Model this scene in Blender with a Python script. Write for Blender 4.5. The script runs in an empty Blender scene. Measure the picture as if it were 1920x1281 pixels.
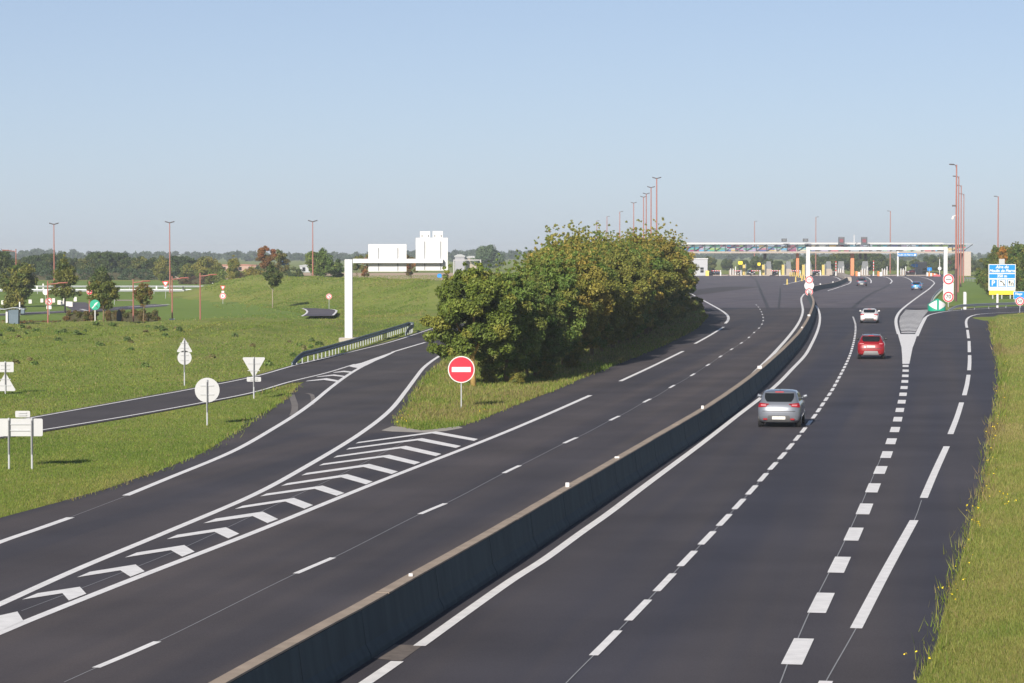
import bpy, bmesh, math, random
import numpy as np
from mathutils import Vector, Matrix

# ------------------------------------------------------------------ camera, sky, sun, exposure
SC = bpy.context.scene
COL = SC.collection
FPX, CPX, CPY, HORIZON, CAM_H = 4880.0, 960.0, 640.5, 472.0, 7.0      # telephoto view from a road bridge, 7 m up
PITCH = math.atan((CPY - HORIZON) / FPX)
cam = bpy.data.cameras.new('camera'); cam_o = bpy.data.objects.new('camera', cam); COL.objects.link(cam_o)
cam.sensor_width = 36.0; cam.lens = 36.0 * FPX / 1920.0
cam.clip_start = 0.5; cam.clip_end = 20000
cam_o.location = (0, 0, CAM_H); cam_o.rotation_euler = (math.pi/2 - PITCH, 0, 0)
SC.camera = cam_o

SUN_AZ, SUN_EL = math.radians(20.0), math.radians(25.0)             # shadows run away from the camera, 20 deg to the right
w = bpy.data.worlds.new('World'); SC.world = w; w.use_nodes = True
nt = w.node_tree; bg = nt.nodes['Background']
sky = nt.nodes.new('ShaderNodeTexSky'); sky.sky_type = 'NISHITA'; sky.sun_disc = False
sky.sun_elevation = SUN_EL; sky.sun_rotation = math.pi + SUN_AZ
sky.altitude = 0; sky.air_density = 0.6; sky.dust_density = 0.55; sky.ozone_density = 1.6
veil = nt.nodes.new('ShaderNodeMix'); veil.data_type = 'RGBA'                                           # pale haze band low over the horizon, clear above
veil.inputs[7].default_value = (5.7, 6.35, 8.0, 1)
wtc = nt.nodes.new('ShaderNodeTexCoord'); wsp = nt.nodes.new('ShaderNodeSeparateXYZ'); wmr = nt.nodes.new('ShaderNodeMapRange')
nt.links.new(wtc.outputs['Generated'], wsp.inputs[0]); nt.links.new(wsp.outputs[2], wmr.inputs[0])
wmr.inputs[1].default_value = .0; wmr.inputs[2].default_value = .30; wmr.inputs[3].default_value = .56; wmr.inputs[4].default_value = .0
nt.links.new(wmr.outputs[0], veil.inputs[0])
nt.links.new(sky.outputs[0], veil.inputs[6]); nt.links.new(veil.outputs[2], bg.inputs[0]); bg.inputs[1].default_value = 0.0735
sl = bpy.data.lights.new('sun', 'SUN'); sl.energy = 5.0; sl.angle = math.radians(0.53); sl.color = (1.0, 0.93, 0.82)
so = bpy.data.objects.new('sun', sl); COL.objects.link(so)
sdir = Vector((math.sin(SUN_AZ)*math.cos(SUN_EL), math.cos(SUN_AZ)*math.cos(SUN_EL), -math.sin(SUN_EL)))
so.rotation_euler = sdir.to_track_quat('-Z', 'Y').to_euler(); so.location = (-60, -150, 120)
SC.view_settings.view_transform = 'Standard'; SC.view_settings.look = 'None'
SC.view_settings.exposure = 0.45; SC.view_settings.gamma = 1.0
SC.cycles.use_denoising = True
try: SC.cycles.denoiser = 'OPENIMAGEDENOISE'
except Exception: pass
SC.cycles.max_bounces = 6; SC.cycles.diffuse_bounces = 3; SC.cycles.transparent_max_bounces = 8
SC.cycles.volume_bounces = 0

# ------------------------------------------------------------------ helpers
_f = Vector((0, math.cos(PITCH), -math.sin(PITCH))); _u = Vector((0, math.sin(PITCH), math.cos(PITCH)))
def ray(x, y):
    return _f*FPX + Vector((1, 0, 0))*(x-CPX) + _u*(CPY-y)
def G(x, y, z=0.0):                    # where the measured photo point meets the level z
    r = ray(x, y); t = (z-CAM_H)/r.z
    return Vector((r.x*t, r.y*t, z))
def at(x, y, d):                       # the measured photo point at distance d
    r = ray(x, y); t = d/r.y
    return Vector((r.x*t, d, CAM_H + r.z*t))
def sm(a, b, x):
    t = np.clip((x-a)/(b-a), 0, 1); return t*t*(3-2*t)
def sg(px, z=0.0): return [G(a, b, z) for a, b in px]

def catmull(pts, step):
    P = [Vector((p[0], p[1], 0)) for p in pts]; out = []
    for i in range(len(P)-1):
        p0 = P[max(i-1, 0)]; p1 = P[i]; p2 = P[i+1]; p3 = P[min(i+2, len(P)-1)]
        d01 = max((p1-p0).length, 1e-4)**.5; d12 = max((p2-p1).length, 1e-4)**.5; d23 = max((p3-p2).length, 1e-4)**.5
        m1 = (p2-p1) - 0*p1; m2 = (p2-p1)
        if i > 0: m1 = ((p1-p0)/d01 - (p2-p0)/(d01+d12) + (p2-p1)/d12)*d12
        if i < len(P)-2: m2 = ((p2-p1)/d12 - (p3-p1)/(d12+d23) + (p3-p2)/d23)*d12
        n = max(2, int((p2-p1).length/step))
        for k in range(n):
            t = k/n; t2 = t*t; t3 = t2*t
            out.append(p1*(2*t3-3*t2+1) + m1*(t3-2*t2+t) + p2*(-2*t3+3*t2) + m2*(t3-t2))
    out.append(P[-1]); return out

MATS = {}
def mat(name, col, rough=.6, metal=0., spec=.5, var=.12, vscale=3., coat=0., emit=None):
    if name in MATS: return MATS[name]
    m = bpy.data.materials.new(name); m.use_nodes = True; n = m.node_tree.nodes; l = m.node_tree.links
    b = n['Principled BSDF']; b.inputs['Roughness'].default_value = rough; b.inputs['Metallic'].default_value = metal
    b.inputs['Specular IOR Level'].default_value = spec; b.inputs['Coat Weight'].default_value = coat; b.inputs['Coat Roughness'].default_value = .03
    if var > 0:
        tc = n.new('ShaderNodeTexCoord'); no = n.new('ShaderNodeTexNoise'); no.inputs['Scale'].default_value = vscale; no.inputs['Detail'].default_value = 4
        mx = n.new('ShaderNodeMix'); mx.data_type = 'RGBA'
        mx.inputs[6].default_value = (*[c*(1-var) for c in col], 1); mx.inputs[7].default_value = (*[min(1, c*(1+var)) for c in col], 1)
        l.new(tc.outputs['Object'], no.inputs['Vector']); l.new(no.outputs[0], mx.inputs[0]); l.new(mx.outputs[2], b.inputs['Base Color'])
    else: b.inputs['Base Color'].default_value = (*col, 1)
    if emit: b.inputs['Emission Color'].default_value = (*emit[:3], 1); b.inputs['Emission Strength'].default_value = emit[3]
    MATS[name] = m; return m

def leaf_mat(name, transl=.25, rough=.55):
    if name in MATS: return MATS[name]
    m = bpy.data.materials.new(name); m.use_nodes = True; n = m.node_tree.nodes; l = m.node_tree.links
    b = n['Principled BSDF']; b.inputs['Roughness'].default_value = rough; b.inputs['Specular IOR Level'].default_value = .25
    a = n.new('ShaderNodeAttribute'); a.attribute_name = 'tint'
    t = n.new('ShaderNodeBsdfTranslucent'); mx = n.new('ShaderNodeMixShader'); mx.inputs[0].default_value = transl
    l.new(a.outputs['Color'], b.inputs['Base Color']); l.new(a.outputs['Color'], t.inputs['Color'])
    l.new(b.outputs[0], mx.inputs[1]); l.new(t.outputs[0], mx.inputs[2]); l.new(mx.outputs[0], n['Material Output'].inputs[0])
    MATS[name] = m; return m

def put(name, me, parent=None, mats=None):
    o = bpy.data.objects.new(name, me); COL.objects.link(o)
    if parent: o.parent = parent
    return o

class MB:
    def __init__(s): s.v = []; s.f = []; s.mi = []; s.cur = 0
    def add(s, vs, fs):
        b = len(s.v); s.v += [tuple(v) for v in vs]; s.f += [tuple(i+b for i in f) for f in fs]; s.mi += [s.cur]*len(fs)
    def box(s, c, size, rz=0, bev=0):
        x, y, z = [a/2 for a in size]; R = Matrix.Rotation(rz, 3, 'Z'); c = Vector(c)
        if bev <= 0:
            vs = [c + R @ Vector((sx*x, sy*y, sz*z)) for sx in (-1, 1) for sy in (-1, 1) for sz in (-1, 1)]
            s.add(vs, [(0,1,3,2),(4,6,7,5),(0,4,5,1),(2,3,7,6),(0,2,6,4),(1,5,7,3)]); return
        k = bev; loops = []
        for zz, ins in ((-z, k), (-z+k, 0), (z-k, 0), (z, k)):
            lp = []
            for sx, sy in ((-1,-1),(1,-1),(1,1),(-1,1)):
                X, Y = x-ins, y-ins; kk = k
                a = [(sx*X, sy*(Y-kk)), (sx*(X-kk), sy*Y)]
                if sx*sy > 0: a = a[::-1] if False else a
                if (sx, sy) in ((1,-1), (-1,1)): a = a[::-1]
                lp += [c + R @ Vector((p[0], p[1], zz)) for p in a]
            loops.append(lp)
        # order the ring by angle so that it never folds
        rings = []
        for lp in loops:
            ctr = sum(lp, Vector())/len(lp); Ri = R.transposed()
            rings.append(sorted(lp, key=lambda p: math.atan2((Ri@(p-ctr)).y/max(y,1e-6), (Ri@(p-ctr)).x/max(x,1e-6))))
        s.loft(rings, True, True, True)
    def loft(s, rings, closed=True, cap0=True, cap1=True):
        n = len(rings[0]); vs = [p for r in rings for p in r]; fs = []
        for i in range(len(rings)-1):
            for j in range(n if closed else n-1):
                a = i*n+j; b = i*n+(j+1) % n; fs.append((a, b, b+n, a+n))
        if closed and cap0: fs.append(tuple(range(n))[::-1])
        if closed and cap1: fs.append(tuple((len(rings)-1)*n+k for k in range(n)))
        s.add(vs, fs)
    def tube(s, path, radii, n=8):
        path = [Vector(p) for p in path]
        if not hasattr(radii, '__len__'): radii = [radii]*len(path)
        rings = []
        for i, p in enumerate(path):
            t = (path[min(i+1, len(path)-1)] - path[max(i-1, 0)]).normalized()
            a = Vector((1, 0, 0)) if abs(t.x) < .8 else Vector((0, 1, 0)); u = t.cross(a).normalized(); v = t.cross(u)
            rings.append([p + (u*math.cos(2*math.pi*k/n) + v*math.sin(2*math.pi*k/n))*radii[i] for k in range(n)])
        s.loft(rings)
    def prism(s, pts, y0, y1, off=(0, 0, 0)):        # outline in x,z extruded along y
        n = len(pts); o = Vector(off)
        vs = [o+Vector((p[0], y0, p[1])) for p in pts] + [o+Vector((p[0], y1, p[1])) for p in pts]
        s.add(vs, [tuple(range(n)), tuple(range(2*n-1, n-1, -1))] + [((i+1) % n, i, i+n, (i+1) % n + n) for i in range(n)])
    def poly(s, pts):
        s.add(pts, [tuple(range(len(pts)))])
    def ribbon(s, pts, width, z):
        L = []; Rr = []
        for i, p in enumerate(pts):
            t = pts[min(i+1, len(pts)-1)] - pts[max(i-1, 0)]; t = Vector((t[0], t[1])).normalized(); nrm = Vector((-t.y, t.x))
            wd = width[i] if hasattr(width, '__len__') else width
            L.append((p[0]+nrm.x*wd/2, p[1]+nrm.y*wd/2, z)); Rr.append((p[0]-nrm.x*wd/2, p[1]-nrm.y*wd/2, z))
        n = len(pts); s.add(L+Rr, [(i, i+n, i+n+1, i+1) for i in range(n-1)])
    def build(s, name, m, parent=None, smooth=False, loc=None):
        me = bpy.data.meshes.new(name); me.from_pydata(s.v, [], s.f)
        for k in (m if isinstance(m, (list, tuple)) else [m]): me.materials.append(k)
        if any(s.mi): me.polygons.foreach_set('material_index', s.mi)
        if smooth:
            me.polygons.foreach_set('use_smooth', [True]*len(s.f))
        me.update(); bm = bmesh.new(); bm.from_mesh(me)
        if not (len(s.f) and all(len(set(round(v[2], 4) for v in [s.v[i] for i in f])) == 1 for f in s.f[:50])):
            bmesh.ops.recalc_face_normals(bm, faces=bm.faces)
        bm.to_mesh(me); bm.free()
        o = put(name, me, parent)
        if loc is not None: o.location = loc
        return o

def tag(o, label=None, cat=None, group=None, kind=None):
    if label: o['label'] = label
    if cat: o['category'] = cat
    if group: o['group'] = group
    if kind: o['kind'] = kind
    return o
def thing(name, label, cat, loc=(0, 0, 0), rz=0, group=None):
    o = bpy.data.objects.new(name, None); COL.objects.link(o); o.location = loc; o.rotation_euler = (0, 0, rz); o.empty_display_size = .3
    return tag(o, label, cat, group)
def dup(root, loc, rz=0, label=None, sc=1.0, group=None):
    r = root.copy(); COL.objects.link(r); r.location = loc; r.rotation_euler = (0, 0, rz)
    r.scale = (sc, sc, sc) if not hasattr(sc, '__len__') else sc
    if label: r['label'] = label
    if group: r['group'] = group
    for ch in list(root.children):
        c = ch.copy(); COL.objects.link(c); c.parent = r
        for g in ch.children:
            d = g.copy(); COL.objects.link(d); d.parent = c
    return r
def disc(r, n=28, cx=0, cz=0): return [(cx+r*math.cos(2*math.pi*k/n), cz+r*math.sin(2*math.pi*k/n)) for k in range(n)]
def rrect(w_, h, r=.04, cx=0, cz=0, n=4):
    out = []
    for qx, qz, a0 in ((1, 1, 0), (-1, 1, 90), (-1, -1, 180), (1, -1, 270)):
        for k in range(n+1):
            a = math.radians(a0+90*k/n); out.append((cx+qx*(w_/2-r)+r*math.cos(a), cz+qz*(h/2-r)+r*math.sin(a)))
    return out
def rtri(side, up=True, r=.06, cz=0, n=4):
    h = side*.866; c = [(0, 2*h/3), (-side/2, -h/3), (side/2, -h/3)]; out = []
    for i, p in enumerate(c):
        a0 = 90+120*i; k = 1-2*r/(2*h/3)
        for j in range(n+1):
            a = math.radians(a0-60+120*j/n); out.append((p[0]*k+r*math.cos(a), p[1]*k+r*math.sin(a)))
    if not up: out = [(x, -z) for x, z in out][::-1]
    return [(x, z+cz) for x, z in out]
def text(s, size, m, parent, loc, shear=0., bold=0., align='CENTER', name='lettering'):
    c = bpy.data.curves.new(name, 'FONT'); c.body = s; c.size = size; c.align_x = align; c.align_y = 'CENTER'; c.shear = shear; c.offset = bold
    c.resolution_u = 3
    o = bpy.data.objects.new('tmp', c); COL.objects.link(o)
    dg = bpy.context.evaluated_depsgraph_get(); me = bpy.data.meshes.new_from_object(o.evaluated_get(dg))
    bpy.data.objects.remove(o); me.materials.clear(); me.materials.append(m); me.name = name
    t = put(name, me, parent); t.location = loc; t.rotation_euler = (math.pi/2, 0, 0); return t
# ------------------------------------------------------------------ ground and road materials
def ground_mat(name, ramp, scl=(.035, .42, 4.0), dry=(.27, .21, .10), dry_amt=.5, bump=.6):
    m = bpy.data.materials.new(name); m.use_nodes = True; n = m.node_tree.nodes; l = m.node_tree.links
    b = n['Principled BSDF']; b.inputs['Roughness'].default_value = .9; b.inputs['Specular IOR Level'].default_value = .15
    tc = n.new('ShaderNodeTexCoord')
    def noise(s, det=5, ro=.6):
        x = n.new('ShaderNodeTexNoise'); x.inputs['Scale'].default_value = s; x.inputs['Detail'].default_value = det; x.inputs['Roughness'].default_value = ro
        l.new(tc.outputs['Object'], x.inputs['Vector']); return x
    a, c, d = noise(scl[0], 3), noise(scl[1], 6, .7), noise(scl[2], 4, .7)
    def mth(op, x, y):
        q = n.new('ShaderNodeMath'); q.operation = op
        for i, k in enumerate((x, y)):
            if isinstance(k, (int, float)): q.inputs[i].default_value = k
            else: l.new(k, q.inputs[i])
        return q.outputs[0]
    s = mth('ADD', mth('MULTIPLY', a.outputs[0], .45), mth('ADD', mth('MULTIPLY', c.outputs[0], .35), mth('MULTIPLY', d.outputs[0], .35)))
    r = n.new('ShaderNodeValToRGB'); e = r.color_ramp.elements
    for i, (p, col) in enumerate(ramp):
        q = e[i] if i < 2 else e.new(p)
        q.position = p; q.color = (*col, 1)
    l.new(s, r.inputs[0])
    dn = noise(scl[0]*2.3, 7, .72); dr = n.new('ShaderNodeMapRange'); dr.inputs[1].default_value = .52; dr.inputs[2].default_value = .70; dr.inputs[4].default_value = dry_amt
    l.new(dn.outputs[0], dr.inputs[0])
    mx = n.new('ShaderNodeMix'); mx.data_type = 'RGBA'; mx.inputs[7].default_value = (*dry, 1)
    l.new(dr.outputs[0], mx.inputs[0]); l.new(r.outputs[0], mx.inputs[6]); l.new(mx.outputs[2], b.inputs['Base Color'])
    bp = n.new('ShaderNodeBump'); bp.inputs['Strength'].default_value = bump; bp.inputs['Distance'].default_value = .25
    l.new(s, bp.inputs['Height']); l.new(bp.outputs[0], b.inputs['Normal'])
    return m

def asphalt_mat(name, lane, side, speck=.34, rough=.72, rot=-9.5, streak=.55):
    m = bpy.data.materials.new(name); m.use_nodes = True; n = m.node_tree.nodes; l = m.node_tree.links
    b = n['Principled BSDF']; b.inputs['Specular IOR Level'].default_value = .10
    tc = n.new('ShaderNodeTexCoord'); mp = n.new('ShaderNodeMapping'); mp.inputs['Scale'].default_value = (1, .018, 1); mr_ = n.new('ShaderNodeMapping'); mr_.inputs['Rotation'].default_value = (0, 0, math.radians(-rot))   # turn along the lanes, then stretch
    l.new(tc.outputs['Object'], mr_.inputs['Vector']); l.new(mr_.outputs[0], mp.inputs['Vector'])
    st = n.new('ShaderNodeTexNoise'); st.inputs['Scale'].default_value = streak; st.inputs['Detail'].default_value = 3; l.new(mp.outputs[0], st.inputs['Vector'])
    fine = n.new('ShaderNodeTexNoise'); fine.inputs['Scale'].default_value = 45; fine.inputs['Detail'].default_value = 3; l.new(tc.outputs['Object'], fine.inputs['Vector'])
    big = n.new('ShaderNodeTexNoise'); big.inputs['Scale'].default_value = .18; big.inputs['Detail'].default_value = 6; l.new(tc.outputs['Object'], big.inputs['Vector'])
    mr = n.new('ShaderNodeMapRange'); mr.inputs[1].default_value = .38; mr.inputs[2].default_value = .64; l.new(st.outputs[0], mr.inputs[0])
    mx = n.new('ShaderNodeMix'); mx.data_type = 'RGBA'; mx.inputs[6].default_value = (*lane, 1); mx.inputs[7].default_value = (*side, 1); l.new(mr.outputs[0], mx.inputs[0])
    k = n.new('ShaderNodeMath'); k.operation = 'ADD'; l.new(fine.outputs[0], k.inputs[0]); l.new(big.outputs[0], k.inputs[1])
    m2 = n.new('ShaderNodeMapRange'); m2.inputs[1].default_value = .6; m2.inputs[2].default_value = 1.4; m2.inputs[3].default_value = 1-speck; m2.inputs[4].default_value = 1+speck; l.new(k.outputs[0], m2.inputs[0])
    sc = n.new('ShaderNodeVectorMath'); sc.operation = 'SCALE'; l.new(mx.outputs[2], sc.inputs[0]); l.new(m2.outputs[0], sc.inputs['Scale']); l.new(sc.outputs[0], b.inputs['Base Color'])
    m3 = n.new('ShaderNodeMapRange'); m3.inputs[3].default_value = rough-.1; m3.inputs[4].default_value = rough+.12; l.new(st.outputs[0], m3.inputs[0]); l.new(m3.outputs[0], b.inputs['Roughness'])
    bp = n.new('ShaderNodeBump'); bp.inputs['Strength'].default_value = .35; bp.inputs['Distance'].default_value = .01; l.new(fine.outputs[0], bp.inputs['Height']); l.new(bp.outputs[0], b.inputs['Normal'])
    return m

M_GRASS = ground_mat('meadow', [(.38, (.090, .150, .020)), (.50, (.156, .212, .034)), (.62, (.240, .270, .064))], dry_amt=.5)
M_FIELD = ground_mat('dry_field', [(.35, (.42, .30, .20)), (.65, (.55, .41, .29))], dry_amt=0)
M_LAWN = ground_mat('mown_lawn', [(.40, (.112, .185, .028)), (.60, (.172, .248, .048))], dry_amt=.10, bump=.3)
M_ROAD = asphalt_mat('asphalt_new', (.055, .053, .067), (.077, .069, .074))
M_ROADL = asphalt_mat('asphalt_left', (.061, .056, .064), (.092, .079, .080))
M_RAMP = asphalt_mat('asphalt_ramp', (.070, .063, .067), (.086, .076, .077), rot=-12)
M_PLAZA = asphalt_mat('asphalt_old', (.110, .098, .116), (.136, .120, .134), rot=-15, streak=.3)
M_PAINT = mat('road_paint', (.82, .80, .79), .55, spec=.3, var=.22, vscale=3.0)
M_PAINTW = mat('road_paint_worn', (.62, .61, .61), .6, spec=.3, var=.22, vscale=1.3)
M_LINE = mat('pre_marking', (.30, .30, .31), .6, var=.2)
M_STONE = mat('pale_kerb', (.36, .33, .29), .8, var=.25, vscale=2)

# ------------------------------------------------------------------ terrain
R_EDGE = [(1690,1330),(1722,1276),(1745,1245),(1760,1202),(1771,1149),(1791,1090),(1803,1051),(1817.5,1001),(1831,955),(1845,919),(1856,860),(1859,830),(1866,790),(1873,765),(1877,740),(1879,710),(1877,678),(1869,648),(1861,620),(1860,604),(1863,594),(1872,590),(1905,587.5),(1960,585.5)]
_re = np.array([(p.x, p.y) for p in sg(R_EDGE)]); _re = _re[:-4]
RAMP_PATCH = (-20.5, 301.0)
def height(X, Y):
    X = np.asarray(X, float); Y = np.asarray(Y, float)
    xe = np.interp(Y, _re[:, 1], _re[:, 0]); s = X-xe
    h = np.clip((s-.15)*.17, 0, 2.6) * (1-sm(262, 282, Y)) * sm(-60, 30, Y)
    h += .78*np.exp(-((Y-208)/34.)**2)*sm(-16.5, -27, X)*(1-.25*sm(-50, -90, X))
    h += .55*np.exp(-((Y-238)/22.)**2)*sm(-12.5, -16, X)*(1-sm(-27, -30, X)*.6)
    ridge = 405-(np.clip(X, -55, 10)+40)*2.3
    core = np.where(Y < ridge, np.exp(-((Y-ridge)/36.)**2), np.exp(-((Y-ridge)/60.)**2))
    m = 3.25*core*sm(-60, -38, X)*(1-sm(-9.5, -3.5, X))
    m *= 1-np.exp(-((X-RAMP_PATCH[0])/7.)**2-((Y-RAMP_PATCH[1])/26.)**2)
    h += m
    h += (.10*np.sin(X*.9+Y*.11)*np.sin(Y*.083-X*.31)+.07*np.sin(X*1.9-Y*.21)+.09*np.sin(X*.63+Y*.37)*np.sin(Y*.29-X*.2))*np.clip(h*1.6, 0, 1)
    return h-.02
def hz(x, y): return float(height(x, y))

rows = [-40, -10, 10, 20]
while rows[-1] < 9000: rows.append(rows[-1] + max(.7, rows[-1]*.0105))
rows = np.array(rows); u = np.concatenate([np.linspace(-.55, -.235, 14), np.linspace(-.225, .225, 230), np.linspace(.235, .55, 14)])
YY, UU = np.meshgrid(rows, u, indexing='ij'); XX = UU*(np.abs(YY)+60); ZZ = height(XX, YY)
nr, nc = XX.shape
me = bpy.data.meshes.new('grass_ground'); me.vertices.add(nr*nc); me.vertices.foreach_set('co', np.stack([XX, YY, ZZ], -1).astype(np.float32).ravel())
i = np.arange((nr-1)*(nc-1)); a = (i//(nc-1))*nc + i % (nc-1)
q = np.stack([a, a+1, a+nc+1, a+nc], -1).astype(np.int32)
def fill(me, q, k=4):
    me.loops.add(q.size); me.loops.foreach_set('vertex_index', q.ravel()); me.polygons.add(len(q))
    me.polygons.foreach_set('loop_start', np.arange(len(q), dtype=np.int32)*k); me.polygons.foreach_set('loop_total', np.full(len(q), k, np.int32)); me.update(calc_edges=True); me.validate()
fill(me, q); me.polygons.foreach_set('use_smooth', np.ones(len(q), bool)); me.materials.append(M_GRASS); me.materials.append(M_LAWN)
cx_ = (XX[:-1, :-1]+XX[1:, 1:]).ravel()/2; cy_ = (YY[:-1, :-1]+YY[1:, 1:]).ravel()/2; cz_ = (ZZ[:-1, :-1]+ZZ[1:, 1:]).ravel()/2
lw = ((cy_ > 243) & (cy_ < 620) & (cx_ < -20.5-np.clip((cy_-300)*.03, -2, 8)) & (cz_ < .28)) | ((cx_ > 58) & (cy_ > 318) & (cy_ < 700))
me.polygons.foreach_set('material_index', lw.astype(np.int32))
tag(put('grass_ground', me), kind='structure')

def sheet(name, pts, z, m, kind='structure'):
    b = MB(); b.poly([(p[0], p[1], z) for p in pts]); return tag(b.build(name, m), kind=kind)
def PXc(px, step=1.0): return [G(p.x, p.y) for p in catmull(px, 6)]      # smooth a traced line, then lay it on the road

# ---- road sheets
ISL_R = [(745,801),(770,806),(800,808),(840,804),(870,798),(900,787.6),(972.5,757.5),(1033,735),(1081,713.7),(1150,686),(1232,653),(1293,623),(1310,611),(1324,594),(1312.5,581),(1294,568),(1284,545),(1262,519)]
ISL_L = [(745,801),(752,785),(768,762),(782,738),(795,715),(815,696),(838,675),(870,655)]
road = sg([(-900,1700),(1560,1700)]) + sg(R_EDGE) + sg([(2300,582),(2300,571),(1905,574.5),(1825,577.5),(1772,582.5),(1742,584),(1738,577.3),(1310,577.3)]) + sg(ISL_R[::-1][3:]) + sg([(735,812),(440,812),(380,850),(300,882),(200,917),(100,945),(0,972),(-300,1055)])
sheet('motorway_road', road, .008, M_ROAD)
plaza = sg([(1240,517.0),(1262,521),(1284,545),(1294,568),(1303,579.5),(1700,579.5),(1741,582),(1744,572),(1752,558),(1768,541.5),(1782,530),(1795,517)])
plaza += [at(1820, 515, 800), at(1240, 515, 800)]
sheet('plaza_pavement', [Vector((p.x, p.y, 0)) for p in plaza], .004, M_PLAZA)
# left carriageway tint is a sheet of its own, west of the median barrier
BAR = [(-190,1838),(380,1440),(626,1281),(697,1236),(800,1168),(960,1062),(1051,1000),(1150,932),(1247,866),(1353,793),(1444,714),(1502,649),(1518,621),(1527,596.5),(1530,580),(1526,567),(1519.5,557.5),(1522,549),(1538,543.5),(1562,539),(1580,532.5),(1590,527)]
bar_c = catmull([(p.x-.30, p.y) for p in sg(BAR)], 1.5)
left = [(p.x, p.y) for p in bar_c if p.y < 322]
lsheet = [Vector((-60, 14, 0)), Vector((left[0][0]-4, 14, 0))] + [Vector((a, b, 0)) for a, b in left] + sg(ISL_R[::-1][3:]) + sg([(735,812),(440,812),(380,850),(300,882),(200,917),(100,945),(0,972),(-300,1055)])
sheet('slip_carriageway', lsheet, .012, M_ROADL)
ramp = sg([(735,814),(440,814)]) + sg([(460,790),(500,770),(535,748),(560,722),(572,716),(540,719),(480,737.5),(385,757),(250,782),(86,809),(-250,866),(-250,850),(60,781.5),(250,747.5),(360,727.5),(480,703.5),(555,682.5),(655,658.5),(735,638.5),(812,613.5)]) + [Vector((-3.2, 262, 0)), Vector((1.5, 300, 0)), Vector((9, 350, 0)), Vector((28, 450, 0)), Vector((42, 520, 0)), Vector((50, 520, 0)), Vector((36, 450, 0)), Vector((16, 350, 0)), Vector((8.5, 300, 0)), Vector((2.5, 255, 0))] + sg(ISL_L[::-1])
sheet('ramp_road', ramp, .006, M_RAMP)
b = MB()                                                    # pale kerb stones at the island's tip
b.poly([(p.x, p.y, .016) for p in sg([(715,808),(735,800),(752,801),(790,808),(860,800),(868,803),(835,809),(795,812),(735,810)])])
tag(b.build('concrete_apron', M_STONE), kind='structure')

# ---- markings
def line(b, px, width, z=.020): b.ribbon(PXc(px), width, z)
def dashes(b, px, width, L, gap, anchor, z=.020, stop=None):
    P = PXc(px); s = [0]
    for i in range(1, len(P)): s.append(s[-1]+(Vector((P[i].x, P[i].y))-Vector((P[i-1].x, P[i-1].y))).length)
    xs = np.array([p.x for p in P]); ys = np.array([p.y for p in P]); s = np.array(s)
    g = G(*anchor); s0 = s[np.argmin((xs-g.x)**2+(ys-g.y)**2)]; T = L+gap
    k = -int(s0//T)
    while s0+k*T < s[-1]-L*.5:
        a, e = s0+k*T, s0+k*T+L; k += 1
        if a < 0: continue
        t = np.linspace(a, min(e, s[-1]), max(2, int(L/1.5)+1)); b.ribbon([Vector((np.interp(q, s, xs), np.interp(q, s, ys), 0)) for q in t], width, z)
mk = MB()
A1 = [(330,1500),(620,1325),(688,1281),(745,1242)]; A2 = [(786,1213),(900,1131),(960,1089),(1021,1050),(1087,1002),(1141.6,963.4),(1202,917.5),(1323,827),(1383,780),(1444,733),(1463,716),(1484,694),(1510,666),(1522,645),(1532,623),(1537,604),(1537,590),(1534,580),(1529,572.5)]
line(mk, A1, .225); line(mk, A2, .225)
line(mk, [(1552,545.5),(1565,541.5),(1584,535),(1593,531.5),(1595.5,528),(1593,525),(1587,521)], .3)
T3 = [(1040,1305),(1078,1265.6),(1138.7,1205),(1198.5,1143.8),(1249,1091),(1291,1046.5),(1328,1008),(1360.7,973.5),(1388,943.8),(1410.6,919),(1451,873),(1469.5,852.6),(1497.6,818.5),(1514,798),(1530,777),(1546,753.5),(1559.5,733.4),(1574.7,706),(1585,686),(1594,665.5),(1600,645),(1603.7,625),(1604,608.7),(1599,593.5)]
dashes(mk, T3, .165, 3.0, 1.33, (1168, 1163))
T2 = [(1449,1320),(1494.7,1226),(1538.7,1134.5),(1572.6,1063),(1600,1004.6),(1621,956),(1637,916),(1651.5,881),(1663,852),(1671.5,826.7),(1678.7,804.7),(1684,783.7),(1688,766),(1691.7,749.7),(1694,735),(1696,722),(1697,710),(1698,699),(1698,688.6),(1698,685)]
dashes(mk, T2, .36, 3.0, 3.4, (1524, 1153))
for seg in ([(1485,1400),(1549,1279)], [(1605,1180),(1660,1075),(1714,977)], [(1732,935),(1753,886),(1775,838)], [(1782,815),(1794,784),(1803,755.5)], [(1808,742),(1813,722),(1816,703.5)], [(1817,695),(1818,680),(1818,666.6)], [(1817.5,661),(1817,640)], [(1816,635),(1814,619)]): line(mk, seg, .225)
line(mk, [(1813,615),(1811.4,606),(1812.5,600),(1817,595),(1830,590.5),(1852,588.2),(1897,586),(1980,583)], .24)
E1 = [(1735,596),(1741,591.5),(1751,588.6),(1772,584.6),(1825,580.3),(1905,577),(2000,574.5)]
GL = [(1751,529.5),(1752,531.5),(1749,535),(1744.5,540),(1719,558.6),(1695,577),(1686,586),(1681,595.5),(1679.8,604),(1681.5,615),(1685,627)]
line(mk, [(1700,517.2),(1722,519),(1740,523),(1749,527.5),(1751.5,530)], .3); line(mk, GL, .30); line(mk, E1, .26)
line(mk, [(1735,596),(1728,609),(1722,622),(1718,631)], .36)
mk.poly([(p.x, p.y, .022) for p in sg([(1683.5,627),(1720,627),(1716,640),(1711,653),(1708,668),(1705,683),(1692,683),(1691.5,668),(1690.3,652),(1687,640)])])
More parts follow.
